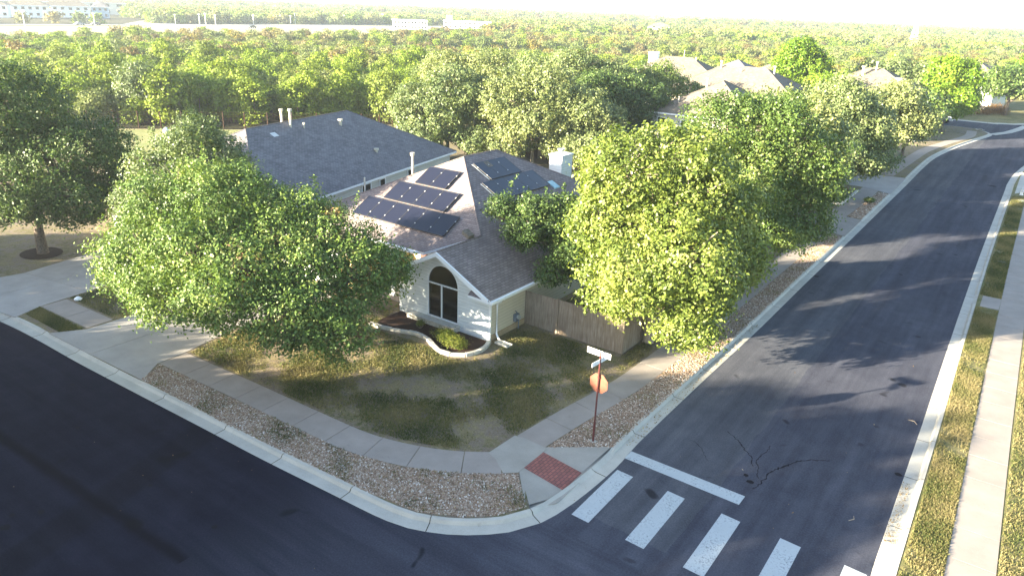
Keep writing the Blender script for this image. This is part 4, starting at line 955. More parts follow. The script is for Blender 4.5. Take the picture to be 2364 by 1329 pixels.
# poles along the highway
pole0 = None
for i, (x, y) in enumerate([(-372, 150), (-376, 182), (-381, 226), (-386, 243), (-388, 248), (-391, 256), (-398, 286), (-404, 318), (-407, 324), (-414, 372), (-418, 392), (-430, 425), (-436, 446), (-420, 470), (-430, 520), (-425, 570)]):
    if pole0 is None:
        pole0 = empty('utility_pole', (x, y, 0), .4, 'pale utility pole standing along the far highway', 'pole', 'poles along the far highway')
        mb = MB(); mb.tube([(0, 0, 0), (0, 0, 6.6)], [.2, .14], 6); mb.build('shaft', M['clip'], pole0, local=True)
        mb = MB(); mb.box(-1.0, -.08, 6.0, 1.0, .08, 6.15); mb.build('crossarm', M['clip'], pole0, local=True)
    else: copy_thing(pole0, (x, y, 0), random.uniform(0, 1), random.uniform(.85, 1.15))
# small far cars
def car(name, x, y, rot, colr, label, z=.07, s=1.):
    root = empty(name, (x, y, z), rot, label, 'car'); 
    mb = MB(); prof = [(-2.2, .35), (-2.2, .8), (-1.6, .95), (-1.1, 1.4), (.6, 1.42), (1.2, .98), (2.1, .85), (2.2, .35)]
    n = len(prof); mb.add([(p[0], -.88, p[1]) for p in prof]+[(p[0], .88, p[1]) for p in prof], [list(range(n)), list(range(n, 2*n))[::-1]]+[(i, i+n, (i+1) % n+n, (i+1) % n) for i in range(n)])
    mb.build('body', flat('car_paint', colr, .3, .5, var=.03), root, local=True, bevel=.06)
    mb = MB(); mb.box(-1.2, -.895, .98, .75, .895, 1.3); mb.build('window', M['glass'], root, local=True)
    for a in (-1.35, 1.35):
        for b in (-.8, .8): mb = MB(); mb.tube([(a, b-.1, .33), (a, b+.1, .33)], .33, 14); mb.build('wheel', M['tar'], root, local=True)
    return root
car('parked_car', -14.2, 140.2, D2R(5), (.55, .58, .6), 'pale car parked in the far side street', 0.0)
car('car', -352, 252, D2R(95), (.03, .04, .04), 'dark car beside the bright spot on the far highway')
car('car', -378, 176, D2R(95), (.3, .32, .36), 'grey car on the far highway below the apartments')
car('car', -379, 184, D2R(95), (.08, .08, .09), 'dark car following on the far highway below the apartments')
# ------------------------------------------------------------------ near trees
R2 = Vector((RT.x, RT.y)).normalized(); F2 = Vector((FW.x, FW.y)).normalized()
def lob(rows):
    """rows (right, away, up, r_right, r_away, r_up) seen from the street corner -> lobes in world axes (round in plan)"""
    out = []
    for a, b, z, ra, rb, rz in rows:
        p = R2*a+F2*b; r_ = (ra+rb)/2; out.append((p.x, p.y, z, r_, r_, rz))
    return out
oak = make_tree('oak_tree', (-26.1, 19.1), lob([(-6.5, .6, 3.7, 2.1, 2.1, 2.1), (-5.2, -.7, 4.2, 2.0, 2.0, 1.8), (-4.8, 1.2, 5.9, 2.4, 2.4, 2.0), (-2.9, -2.6, 5.2, 1.8, 1.8, 1.4), (-4.2, -2.4, 3.3, 1.6, 1.6, 1.4), (-2.4, .8, 6.3, 2.5, 2.5, 2.0), (-1.8, -1.2, 5.2, 2.1, 2.1, 1.6), (.2, -1.3, 5.1, 2.0, 2.0, 1.4), (-.8, -5.0, 4.2, 1.6, 1.6, 1.4), (-.4, -3.4, 4.8, 1.7, 1.7, 1.3), (.6, .8, 5.6, 2.2, 2.2, 1.6), (1.7, -4.9, 3.5, 1.6, 1.6, 1.5), (2.0, -3.0, 4.6, 1.6, 1.6, 1.3), (2.6, -.4, 4.9, 1.9, 1.9, 1.5), (3.9, -1.9, 4.1, 1.7, 1.7, 1.4), (4.6, -.6, 3.9, 1.5, 1.5, 1.3), (3.6, -4.4, 2.8, 1.4, 1.4, 1.3)]),
    'huge spreading live oak between the driveway and the white gable', mat='leaf_oak_red', nclump=3900, nleaf=40, rc=.46, ls=.12, h0=1.9, r0=.27, seed=11, sprigs=40)
make_tree('oak_tree', (-37.4, 21.8), lob([(.4, 0, 7.0, 2.0, 2.0, 2.0), (1.6, .2, 6.2, 1.8, 1.8, 1.7), (-.9, 0, 5.6, 2.3, 2.3, 2.0), (1.6, .3, 4.4, 1.9, 1.9, 1.7), (-2.2, -.4, 3.9, 1.9, 1.9, 1.7)]), 'lighter narrow oak rising behind the huge oak in front of the grey roof', mat='leaf_grey', nclump=1300, nleaf=40, rc=.46, ls=.13, h0=2.5, r0=.16, seed=12, sprigs=16)
make_tree('shade_tree', (-47.1, 17.6), lob([(-2.9, 0, 5.2, 3.2, 3.2, 2.6), (-.4, .2, 8.8, 3.0, 3.0, 2.4), (-2.4, 0, 7.6, 3.0, 3.0, 2.5), (1.6, 0, 5.4, 3.0, 3.0, 2.4), (3.6, .6, 6.4, 2.4, 2.4, 2.0), (0, -1.4, 4.4, 3.2, 3.2, 2.0), (3.0, -1.0, 3.9, 2.6, 2.6, 1.8), (5.2, 1.2, 4.4, 2.2, 2.2, 1.8)]), 'tall dark tree at the left edge above a dark mulch ring', mat='leaf_oak', nclump=3200, nleaf=38, rc=.5, ls=.14, h0=2.6, r0=.28, seed=13)
mb = MB(); n = 20; mb.poly([(-47.1+1.3*math.cos(2*math.pi*k/n), 17.5+1.1*math.sin(2*math.pi*k/n), .135) for k in range(n)]); tag(mb.build('mulch_ring', M['mulch']), kind='structure', label='dark mulch ring round the left tree trunk')
make_tree('maple_tree', (-13.0, 30.1), lob([(-1.8, .2, 8.0, 2.3, 2.3, 2.0), (.9, .3, 8.2, 2.5, 2.5, 2.1), (-2.2, 0, 5.8, 2.0, 2.0, 1.9), (2.6, .2, 6.4, 2.3, 2.3, 1.9), (.3, -.6, 6.0, 2.7, 2.7, 2.3), (-1.6, -1.2, 3.8, 2.2, 2.2, 1.8), (.6, -3.2, 5.3, 2.2, 2.2, 1.8), (1.4, -1.8, 4.0, 2.1, 2.1, 1.7), (-1.2, -3.0, 4.6, 1.9, 1.9, 1.6), (3.3, -.6, 4.6, 1.9, 1.9, 1.6), (.9, -3.4, 2.5, 1.5, 1.5, 1.2), (-.6, .4, 9.0, 1.9, 1.9, 1.5)]), 'large bright yellow-green tree overhanging the wooden fence and sidewalk', mat='leaf_light', nclump=2700, nleaf=34, rc=.46, ls=.155, h0=2.0, r0=.24, seed=14, bark='bark_pale', up=.45)
make_tree('oak_tree', (-13.0, 41.0), lob([(-1.4, 0, 9.2, 2.5, 2.5, 1.9), (1.0, 0, 9.3, 2.7, 2.7, 2.0), (3.1, 0, 7.6, 2.5, 2.5, 2.2), (3.7, 0, 5.8, 2.1, 2.1, 1.9), (-.3, -.6, 6.2, 3.0, 3.0, 2.4), (1.9, -.5, 4.0, 2.6, 2.6, 1.8), (3.7, .2, 4.0, 1.8, 1.8, 1.5), (-2.8, 0, 6.4, 2.2, 2.2, 2.0)]), 'dark green street tree just behind the bright yellow-green one', mat='leaf_mid', nclump=2500, nleaf=38, rc=.48, ls=.14, h0=2.4, r0=.25, seed=15)
make_tree('oak_tree', (-17.0, 31.0), lob([(-2.9, 1.0, 5.3, 1.1, 1.1, .9), (-4.5, 1.0, 5.3, .9, .9, .7), (-2.0, .6, 4.5, 1.3, 1.3, 1.0), (-3.4, -.4, 4.5, 1.1, 1.1, .8), (-1.4, 1.4, 5.1, 1.2, 1.2, 1.0), (-.1, 0, 4.6, 1.5, 1.5, 1.2), (-1.9, -1.7, 3.0, .9, .9, .8), (-1.0, -1.0, 3.5, 1.1, 1.1, .9), (1.2, .4, 3.8, 1.4, 1.4, 1.1)]), 'small live oak leaning over the brown roof above the fence', mat='leaf_oak', nclump=1250, nleaf=36, rc=.36, ls=.12, h0=2.0, r0=.16, seed=16, sprigs=34)
for x, y, h, lab in ((-18.6, 45.6, 6.6, 'added rounded shade tree hidden behind the dark street tree'), (-19.4, 60.5, 7.0, 'added rounded shade tree behind the tan driveway'), (-18.6, 74.6, 7.2, 'added rounded shade tree behind the far driveway'), (-18.0, 53.2, 6.8, 'added rounded shade tree just before the tan driveway'), (-19.6, 67.6, 7.6, 'added rounded shade tree behind the sunlit garden bed'), (-18.8, 83, 6.8, 'added rounded shade tree between the two far driveway trees'), (-17.6, 91, 6.6, 'added rounded shade tree behind the far street row')):
    make_tree('added_yard_tree', (x, y), [(0, 0, h*.72, 2.4, 2.4, h*.26), (1.0, .6, h*.45, 2.5, 2.5, h*.26), (-1.0, -.6, h*.42, 2.5, 2.5, h*.26)], lab, mat='leaf_mid', nclump=700, nleaf=28, rc=.6, ls=.24, h0=1.6, r0=.18, seed=int(y))  # trees added to shade the sunny gaps on the right street
# street trees along the right street
make_tree('oak_tree', (-14.5, 51.5), lob([(-1.5, 0, 8.0, 2.7, 2.7, 2.1), (1.4, 0, 8.1, 2.7, 2.7, 2.2), (3.0, 0, 7.2, 2.2, 2.2, 2), (-3.0, 0, 5.4, 2.4, 2.4, 2.0), (0, -.4, 5.0, 3.0, 3.0, 2.2), (3.0, 0, 5.0, 2.0, 2.0, 1.8)]), 'pale grey-green street oak third from the corner', mat='leaf_grey', nclump=1400, nleaf=32, rc=.55, ls=.2, h0=2.2, r0=.22, seed=17, sprigs=16)
make_tree('oak_tree', (-14.8, 66.5), lob([(-2.6, 0, 7.2, 2.9, 2.9, 2.4), (.6, 0, 8.4, 3.0, 3.0, 2.2), (3.0, 0, 6.6, 2.8, 2.8, 2.4), (0, -.6, 5.2, 3.6, 3.6, 2.3), (3.6, -.6, 4.1, 2.6, 2.6, 1.8), (-3.4, 0, 4.6, 2.2, 2.2, 1.8)]), 'broad leaning street oak above the sunlit garden bed', mat='leaf_grey', nclump=1700, nleaf=32, rc=.58, ls=.2, h0=2.0, r0=.25, seed=18, lean=(.25, .1))
make_tree('oak_tree', (-13.6, 84), lob([(-1.6, 0, 6.6, 2.6, 2.6, 2.2), (1.4, 0, 7.2, 2.8, 2.8, 2.4), (3.6, 0, 5.4, 2.3, 2.3, 2.0), (0, 0, 4.4, 3.2, 3.2, 2.0)]), 'grey-green street oak beyond the broad leaning one', mat='leaf_grey', nclump=1100, nleaf=30, rc=.62, ls=.24, h0=2.0, r0=.2, seed=19)
make_tree('oak_tree', (-12.6, 97), lob([(-1.4, 0, 6.0, 2.6, 2.6, 2.1), (1.2, 0, 5.6, 2.8, 2.8, 2.2), (0, 0, 4.0, 2.8, 2.8, 1.7)]), 'lower olive street tree in the far row before the bright green one', mat='leaf_mid', nclump=420, nleaf=34, rc=.8, ls=.28, h0=1.8, r0=.18, seed=20)
make_tree('street_tree', (-12.0, 126.5), lob([(-1.2, 0, 8.6, 2.9, 2.9, 2.3), (1.2, 0, 7.8, 2.9, 2.9, 2.6), (.6, 0, 4.6, 3.2, 3.2, 2.6), (-1.6, 0, 6, 2.6, 2.6, 2.2), (2.6, 0, 5, 2.0, 2.0, 1.8)]), 'vivid bright green tree at the far side street corner', mat='leaf_bright', nclump=900, nleaf=30, rc=.7, ls=.32, h0=2, r0=.2, seed=21)
make_tree('street_tree', (-5.9, 160.5), lob([(-2.6, 0, 5.6, 3.0, 3.0, 2.4), (.8, 0, 6.0, 3.2, 3.2, 2.6), (4.2, 0, 5.8, 3.0, 3.0, 2.6)]), 'dark green tree on the lawn at the far right edge', mat='leaf_mid', nclump=460, nleaf=32, rc=1.0, ls=.4, h0=2.4, r0=.28, seed=22)
make_tree('street_tree', (-1.0, 176), lob([(-2.8, 0, 8.2, 3.6, 3.6, 3.0), (1.6, 0, 8.6, 3.8, 3.8, 3.0), (5.2, 0, 7.4, 3.4, 3.4, 3.0)]), 'bright green tall tree behind the dark one at the far right edge', mat='leaf_bright', nclump=460, nleaf=32, rc=1.2, ls=.45, h0=3, r0=.3, seed=23)
make_tree('street_tree', (-32.6, 121), lob([(-.4, 0, 10.0, 2.7, 2.7, 2.4), (1.8, 0, 8.2, 2.8, 2.8, 2.4), (-1.6, 0, 7.6, 2.5, 2.5, 2.6), (3.6, 0, 6.6, 2.4, 2.4, 2.2)]), 'tall vivid green tree between the two big tan roofs', mat='leaf_bright', nclump=850, nleaf=30, rc=.7, ls=.32, h0=3.4, r0=.22, seed=24)
make_tree('street_tree', (-26.6, 108), lob([(0, 0, 5.6, 2.6, 2.6, 2.2), (2.2, 0, 6.0, 2.5, 2.5, 2.0)]), 'green tree filling the gap right of the wide tan roof', mat='leaf_bright', nclump=300, nleaf=30, rc=.95, ls=.36, h0=2.4, r0=.2, seed=25)
make_tree('street_tree', (-22.5, 132), lob([(-2, 0, 6.4, 3.2, 3.2, 2.6), (1.6, 0, 6.8, 3.4, 3.4, 2.8), (5, 0, 6.6, 3.2, 3.2, 2.8)]), 'olive tree clump behind the peaked tan roof', mat='leaf_grey', nclump=420, nleaf=30, rc=1.1, ls=.4, h0=2.4, r0=.25, seed=26)
make_tree('street_tree', (-15, 137.5 - 6), lob([(-2.4, 0, 4.6, 2.8, 2.8, 2.4), (.4, 0, 7.0, 2.9, 2.9, 2.2)]), 'olive tree tucked behind the vivid green corner tree', mat='leaf_grey', nclump=300, nleaf=30, rc=1.1, ls=.4, h0=2.4, r0=.2, seed=27)
make_tree('street_tree', (-50.3, 109), lob([(0, 0, 4.0, 3.0, 3.0, 2.4), (2.2, 0, 3.6, 2.4, 2.4, 2.0), (-2.0, 0, 3.4, 2.2, 2.2, 2.0)]), 'round grey-green tree in front of the white chimney house', mat='leaf_grey', nclump=360, nleaf=30, rc=.95, ls=.34, h0=1.6, r0=.2, seed=28)
# oaks in the back yards behind the corner house
grove = 'live oaks in the back yards behind the corner house'
for i, (x, y, rows, lab, mt_, bk) in enumerate([
    (-49.3, 57.6, [(-2.6, 0, 4.6, 2.6, 2.6, 2.2), (.4, 0, 6.4, 3.0, 3.0, 2.2), (2.8, .3, 5.0, 2.6, 2.6, 2.2), (-.6, -1, 4, 2.6, 2.6, 1.9)], 'grey-green oak touching the back end of the slate-grey roof', 'leaf_grey', 'bark'),
    (-41.4, 61.6, [(-2.4, 0, 5.8, 2.9, 2.9, 2.3), (.8, 0, 6.8, 3.0, 3.0, 2.2), (3.0, 0, 5.4, 2.6, 2.6, 2.1), (0, -1, 4.4, 3.2, 3.2, 1.7)], 'wide pale oak with visible trunks left of the white chimney', 'leaf_grey', 'bark_pale'),
    (-37.6, 63.6, [(.6, 0, 5.0, 2.4, 2.4, 1.9), (2.2, 0, 4.2, 1.9, 1.9, 1.6)], 'smaller oak directly behind the white chimney', 'leaf_grey', 'bark_pale'),
    (-46.5, 75.5, [(-3.2, 0, 6.4, 3.3, 3.3, 2.5), (.6, 0, 7.6, 3.5, 3.5, 2.3), (4.0, 0, 6.2, 3.2, 3.2, 2.4)], 'tall oak at the back of the yard group, above the chimney', 'leaf_grey', 'bark'),
    (-37.5, 72.5, [(-1.8, 0, 5.8, 2.8, 2.8, 2.4), (1.4, 0, 5.4, 2.8, 2.8, 2.3), (0, -1, 3.2, 3, 3, 2)], 'dark oak in shade left of the grey two-storey wall', 'leaf_oak', 'bark'),
    (-59.5, 74, [(-2.6, 0, 6.0, 3.2, 3.2, 2.6), (1.8, 0, 6.8, 3.3, 3.3, 2.4), (4.2, 0, 5.0, 2.6, 2.6, 2.2)], 'oak at the upper left of the back yard group', 'leaf_grey', 'bark'),
    (-42.0, 86, [(-2.4, 0, 5.4, 3.0, 3.0, 2.4), (1.4, 0, 6.2, 3.2, 3.2, 2.4), (4.6, 0, 4.6, 2.6, 2.6, 2.0)], 'oak shading the gap beside the grey two-storey house', 'leaf_mid', 'bark')]):
    make_tree('oak_tree', (x, y), lob([(a*1.15, b, z*1.05+.3, c*1.18, d*1.18, e*1.15) for a, b, z, c, d, e in rows]+[(rows[0][0], -1.2, 2.6, 2.6, 2.6, 1.9), (rows[-2][0], -1.4, 2.4, 2.4, 2.4, 1.6)]), lab, mat=mt_, nclump=1500, nleaf=32, rc=.58, ls=.22, h0=2.1, r0=.2, seed=40+i, group=grove, bark=bk)
make_tree('oak_tree', (-90.0, 48.2), lob([(-.2, 0, 5.0, 2.9, 2.9, 2.2), (1.4, 0, 4.2, 2.3, 2.3, 1.9), (-1.2, 0, 3.4, 2.1, 2.1, 1.8)]), 'pale grey-green oak leaning over the red-brown back fence', mat='leaf_grey', nclump=420, nleaf=36, rc=.8, ls=.26, h0=1.8, r0=.18, seed=51)
for i, (x, y, rx, h, mt_, lab) in enumerate([(-51, 26.5, 1.7, 2.6, 'leaf_mid', 'dark shrub beneath the left tree'), (-14.6, 67.2, .9, 1.3, 'leaf_shrub', 'tall straw-yellow shrub in the sunlit garden bed'), (-13.9, 69.3, .8, .8, 'leaf_bright', 'bright green shrub in the sunlit garden bed'), (-13.6, 71.2, .8, .7, 'leaf_rust', 'rusty flowering shrub at the end of the garden bed'),
        (-10.7, 69.0, .55, .55, 'leaf_mid', 'dark green grass tussock in the far gravel strip'), (-9.8, 158, 1.9, 2.0, 'leaf_rust', 'brown shrub before the white two-storey house'), (-12.3, 154, 2.1, 2.2, 'leaf_mid', 'dark green shrub left of the brown one'), (-7.4, 162, 2.2, 1.9, 'leaf_rust', 'reddish low hedge under the far right tree'),
        (-45.5, 29.4, 1.5, 2.2, 'leaf_light', 'yellow-green shrub between the left tree and the oak'), (-16.4, 135, 1.9, 2.0, 'leaf_mid', 'dark rounded bush at the side street corner')]):
    shrub('shrub', x, y, .1, rx, rx*.9, h*.55, lab, mt_, int(90+60*rx), .09+.05*rx, 60+i)
mb = MB(); P = [(-12.5, 66.5), (-12.45, 68.6), (-12.55, 73.4)]
for a, b in ((P[0], P[1]), (P[1], P[2]), ((-15.2, 66.4), (-12.5, 66.5))):
    a, b = Vector((*a, .1)), Vector((*b, .1)); k = max(1, int((b-a).length/.45))
    for i in range(k): q = a.lerp(b, (i+.5)/k); d = (b-a)/k; nn = Vector((-d.y, d.x, 0)).normalized(); mb.obox(q, d*.48, nn*.1, (0, 0, .18))
tag(mb.build('bed_edging', M['stone'], bevel=.02), 'pale stone edging of the sunlit garden bed by the right street', 'edging')

# trees and houses across the left street (outside the picture; they shade the street and lawn)
occ = [(-50, 4.6, 3.2), (-44.5, 5.0, 3.0), (-39, 5.2, 3.0), (-34, 5.3, 2.8), (-30.6, 5.5, 1.6), (-28.4, 6.3, 1.5), (-26.4, 9.9, 1.35), (-23.2, 9.9, 1.8), (-22.0, 10.6, 1.1), (-20.6, 11.0, 1.3), (-18.8, 11.4, 1.1), (-17.0, 12.1, 1.9), (-15.3, 11.0, 1.1), (-13.6, 10.2, 1.9), (-10.2, 9.4, 2.2), (-6, 8.4, 2.6), (-1, 8, 3.0)]
words = ['first', 'second', 'third', 'fourth', 'fifth', 'sixth', 'seventh', 'eighth', 'ninth', 'tenth', 'eleventh', 'twelfth', 'thirteenth', 'fourteenth', 'fifteenth', 'sixteenth', 'seventeenth']
for i, (u_, h, rr) in enumerate(occ):
    x, y = .839*u_-13.6, -.545*u_-21.0
    make_tree('oak_tree', (x, y), [(0, 0, h*.74, rr, rr, h*.26), (.4, .3, h*.48, rr*1.12, rr*1.12, h*.26), (-.3, -.2, h*.22, rr*1.1, rr*1.1, h*.24)],
        words[i]+' shade tree from the left in the row across the left street, outside the picture', mat='leaf_oak', nclump=520, nleaf=26, rc=.6, ls=.30, h0=1.2, r0=.2, seed=80+i, group='shade trees across the left street', wob=.08)
hip_house('brown-roofed house across the left street, outside the picture', -52, -15, 18, 13, D2R(12), 2.8, .5, M['roof_main'], M['cream_siding'])
hip_house('grey-roofed house across the left street, outside the picture', -32.5, -22.5, 17, 13, 0, 2.8, .5, M['roof_dark'], M['grey_siding'])

for i in range(len(occ)-1):  # unseen second row, added to block sun leaking between the front trees
    (ua, ha, ra), (ub, hb, rb) = occ[i], occ[i+1]; u_ = (ua+ub)/2; h = min(ha, hb)-1.15
    make_tree('oak_tree', (.839*u_-16.9, -.545*u_-26.0), [(0, 0, h*.72, 2.5, 2.5, h*.28), (.8, -.5, h*.35, 2.8, 2.8, h*.35), (-.8, .5, h*.35, 2.8, 2.8, h*.35)], words[i]+' added shade tree from the left in the hidden second row across the street', mat='leaf_oak', nclump=800, nleaf=22, rc=.6, ls=.36, h0=1.2, r0=.2, seed=120+i, group='added second row of shade trees across the left street', wob=.05)

# ------------------------------------------------------------------ the wood
def variant(name, mat, seed, nclump, nleaf, rc, ls, tall=1.):
    r = np.random.default_rng(seed); rows = []
    for k in range(4): a = r.uniform(0, 6.3); d = r.uniform(.4, 1.3); rows.append((math.cos(a)*d, math.sin(a)*d, r.uniform(3.2, 5.0)*tall, r.uniform(1.5, 2.1), r.uniform(1.5, 2.1), r.uniform(1.3, 1.9)*tall))
    rows.append((0, 0, 2.4*tall, 2.2, 2.2, 2.0*tall)); rows.append((.6, -.5, 1.3*tall, 2.3, 2.3, 1.4*tall))
    V, t = leaf_cloud(rows, nclump, nleaf, rc, ls, seed, up=.5, inner=.08, sub=5)
    o = quads_mesh(name, V, t, M[mat]); return o
def in_field(x, y):
    poly = [(-247, 60), (-240, 150), (-228, 235), (-262, 330), (-330, 430), (-400, 470), (-410, 300), (-385, 60)]
    c = False; j = len(poly)-1
    for i in range(len(poly)):
        if (poly[i][1] > y) != (poly[j][1] > y) and x < (poly[j][0]-poly[i][0])*(y-poly[i][1])/(poly[j][1]-poly[i][1])+poly[i][0]: c = not c
        j = i
    return c
BUILD = [(o.location.x, o.location.y, 26 if o['category'] == 'building' else (13 if o['category'] == 'house' else 8)) for o in bpy.data.objects if o.parent is None and o.get('category') in ('building', 'house', 'tower', 'mast', 'shed')]
def side_of(x, y):   # beyond the back fence / lots
    # boundary polyline west/north of the lots
    pts = [(-150, -10), (-112, 21), (-92.5, 41.5), (-80, 54.5), (-68, 72), (-67, 95), (-64, 128), (-50, 150), (-24, 186), (10, 205), (60, 240)]
    for i in range(len(pts)-1):
        (x0, y0), (x1, y1) = pts[i], pts[i+1]
    # signed: inside lots if to the right of the line
    best = 1e9; sgn = 1
    for i in range(len(pts)-1):
        a, b = Vector(pts[i]), Vector(pts[i+1]); d = b-a; t = max(0, min(1, (Vector((x, y))-a).dot(d)/d.dot(d))); q = a+d*t; dist = (Vector((x, y))-q).length
        if dist < best: best = dist; sgn = 1 if d.cross(Vector((x, y))-a) > 0 else -1
    return best*sgn
yaw = D2R(35.1)
def grid_points(dmin, dmax, step, jit, seed, amax=46):
    r = random.Random(seed); out = []
    nst = int(dmax/step)+2
    for i in range(-nst, nst):
        for j in range(0, nst):
            a = (i+r.uniform(-jit, jit)+(.5 if j % 2 else 0))*step; d = (j+r.uniform(-jit, jit))*step*.9
            dist = math.hypot(a, d)
            if dist < dmin or dist > dmax or d <= 0: continue
            if abs(math.degrees(math.atan2(a, d))) > amax: continue
            x = a*math.cos(yaw)-d*math.sin(yaw); y = a*math.sin(yaw)+d*math.cos(yaw)
            out.append((x, y, dist, r))
    return out
nearV = [variant('wood_tree', 'wood_green', 301, 190, 22, .62, .30), variant('wood_tree', 'wood_green', 302, 190, 22, .62, .30, 1.1), variant('wood_tree', 'wood_olive', 303, 190, 22, .62, .30), variant('wood_tree', 'wood_olive', 304, 190, 22, .62, .30, .9), variant('wood_tree', 'wood_autumn', 305, 170, 20, .62, .32), variant('wood_tree', 'wood_green', 306, 190, 22, .62, .30, .95)]
mb = MB(); mb.tube([(0, 0, -.1), (.1, 0, 1.4), (0, .1, 3.4)], [.22, .16, .08], 6); stem = mb.build('trunk', M['bark']); stem_me = stem.data; bpy.data.objects.remove(stem)
for o in nearV: col.objects.unlink(o)
labs = {'g': ('bright green juniper in the dense wood behind the back fence', 'junipers in the wood behind the back fence'), 'o': ('grey-green oak mixed into the dense wood behind the back fence', 'grey-green oaks in the wood behind the back fence'), 'a': ('autumn-brown tree mixed into the wood behind the back fence', 'autumn-coloured trees in the wood')}
cnt = 0; placed = []
pts = [p for p in grid_points(86, 178, 4.0, .36, 5, 39.5) if side_of(p[0], p[1]) > 1.5]
pts.sort(key=lambda p: p[2])
CUT = None
for (x, y, d, r) in pts:
    if any((x-bx)**2+(y-by)**2 < br*br*.5 for bx, by, br in BUILD): continue
    if cnt >= 285: CUT = d; break
    q = r.random(); aut = max(0, (d-130)/160)
    k = 'a' if q < aut*.3 else ('o' if q < aut*.5+.16+aut*.3 else 'g')
    vi = {'g': r.choice((0, 1, 5)), 'o': r.choice((2, 3)), 'a': 4}[k]
    root = empty('wood_tree', (x, y, -.05), r.uniform(0, 6.28), labs[k][0], 'tree', labs[k][1]); s = r.uniform(.58, 1.0)*(1.06 if d < 115 else 1); root.scale = (s*1.08, s*1.08, s*r.uniform(.8, 1.2))
    c = nearV[vi].copy(); c.name = 'crown'; col.objects.link(c); c.parent = root
    t = bpy.data.objects.new('trunk', stem_me); col.objects.link(t); t.parent = root; cnt += 1
if CUT is None: CUT = 178
farV = [variant('far_canopy', 'wood_green', 311, 44, 9, 1.1, .8, .6), variant('far_canopy', 'wood_olive', 312, 44, 9, 1.1, .8, .6), variant('far_canopy', 'wood_autumn', 313, 44, 9, 1.1, .8, .55), variant('far_canopy', 'wood_olive', 314, 44, 9, 1.1, .8, .5)]
midV = [variant('mid_canopy', 'wood_green', 321, 120, 14, .75, .45), variant('mid_canopy', 'wood_olive', 322, 120, 14, .75, .45), variant('mid_canopy', 'wood_autumn', 323, 110, 14, .75, .45), variant('mid_canopy', 'wood_olive', 324, 120, 14, .75, .45, .85)]
for o in farV+midV: col.objects.unlink(o)
def scatter(name, pts, srcs, label):
    """pts: (x, y, z, rz, scale, kind)"""
    me = bpy.data.meshes.new(name); me.from_pydata([p[:3] for p in pts], [], [])
    for nm, k, ty in (('rz', 3, 'FLOAT'), ('sc', 4, 'FLOAT'), ('vi', 5, 'INT')):
        a = me.attributes.new(nm, ty, 'POINT'); a.data.foreach_set('value', [p[k] for p in pts])
    o = bpy.data.objects.new(name, me); col.objects.link(o)
    ng = bpy.data.node_groups.new(name, 'GeometryNodeTree'); ng.interface.new_socket('Geometry', in_out='INPUT', socket_type='NodeSocketGeometry'); ng.interface.new_socket('Geometry', in_out='OUTPUT', socket_type='NodeSocketGeometry')
    gi = ng.nodes.new('NodeGroupInput'); go = ng.nodes.new('NodeGroupOutput'); jn = ng.nodes.new('GeometryNodeJoinGeometry')
    def attr(nm, ty):
        a = ng.nodes.new('GeometryNodeInputNamedAttribute'); a.data_type = ty; a.inputs['Name'].default_value = nm; return a.outputs['Attribute']
    rz, sc, vi = attr('rz', 'FLOAT'), attr('sc', 'FLOAT'), attr('vi', 'INT')
    cx = ng.nodes.new('ShaderNodeCombineXYZ'); ng.links.new(rz, cx.inputs[2])
    for k, s in enumerate(srcs):
        cmp = ng.nodes.new('FunctionNodeCompare'); cmp.data_type = 'INT'; cmp.operation = 'EQUAL'; 
        ia = [q for q in cmp.inputs if q.type == 'INT']; ng.links.new(vi, ia[0]); ia[1].default_value = k
        ob = ng.nodes.new('GeometryNodeObjectInfo'); ob.inputs['Object'].default_value = s; ob.inputs['As Instance'].default_value = True
        ip = ng.nodes.new('GeometryNodeInstanceOnPoints'); ng.links.new(gi.outputs[0], ip.inputs['Points']); ng.links.new(cmp.outputs[0], ip.inputs['Selection'])
        ng.links.new(ob.outputs['Geometry'], ip.inputs['Instance']); ng.links.new(cx.outputs[0], ip.inputs['Rotation']); ng.links.new(sc, ip.inputs['Scale'])
        ng.links.new(ip.outputs[0], jn.inputs[0])
    ng.links.new(jn.outputs[0], go.inputs[0])
    md = o.modifiers.new('scatter', 'NODES'); md.node_group = ng
    return tag(o, label, kind='stuff')
def kinds(r, d, x, y):
    patch = .5+.5*math.sin(x*.021+1.3)*math.cos(y*.017)
    if d < 235: w = (.45, .36, .09*patch*2, .14)
    elif d < 420: w = (.30, .42, .13*patch*1.5, .28)
    elif d < 800: w = (.3, .38, .14*patch*2, .2)
    else: w = (.4, .4, .06, .2)
    t = sum(w); q = r.random()*t; s = 0
    for i, v in enumerate(w):
        s += v
        if q < s: return i
    return 1
def make_pts(dmin, dmax, step, seed, sc0, sc1, zf=lambda d: -.1):
    out = []
    for (x, y, d, r) in grid_points(dmin, dmax, step, .38, seed):
        if side_of(x, y) < 3 or in_field(x, y): continue
        if d > 170 and any((x-bx)**2+(y-by)**2 < br*br for bx, by, br in BUILD): continue
        # keep the view down onto the far buildings open
        if any(bd and abs(math.atan2(y, x)-bd[0]) < bd[1] and bd[2]-bd[3] < d < bd[2] for bd in CLEAR): continue
        out.append((x, y, zf(d), r.uniform(0, 6.28), r.uniform(sc0, sc1), kinds(r, d, x, y)))
    return out
CLEAR = []
for o in bpy.data.objects:
    if o.parent is None and o.get('category') == 'building':
        d = o.location.length; hgt = 7.; 
        CLEAR.append((math.atan2(o.location.y, o.location.x), 24/d, d, min(150, d*.16)))
scatter('wood_canopy', make_pts(CUT, 262, 4.4, 21, .58, .95, lambda d: -.2-1.2*min(1, max(0, (d-175)/45)))+make_pts(262, 420, 5.6, 26, .7, 1.1, lambda d: -1.0), midV, 'mixed green and autumn canopy of the wood reaching to the highway')
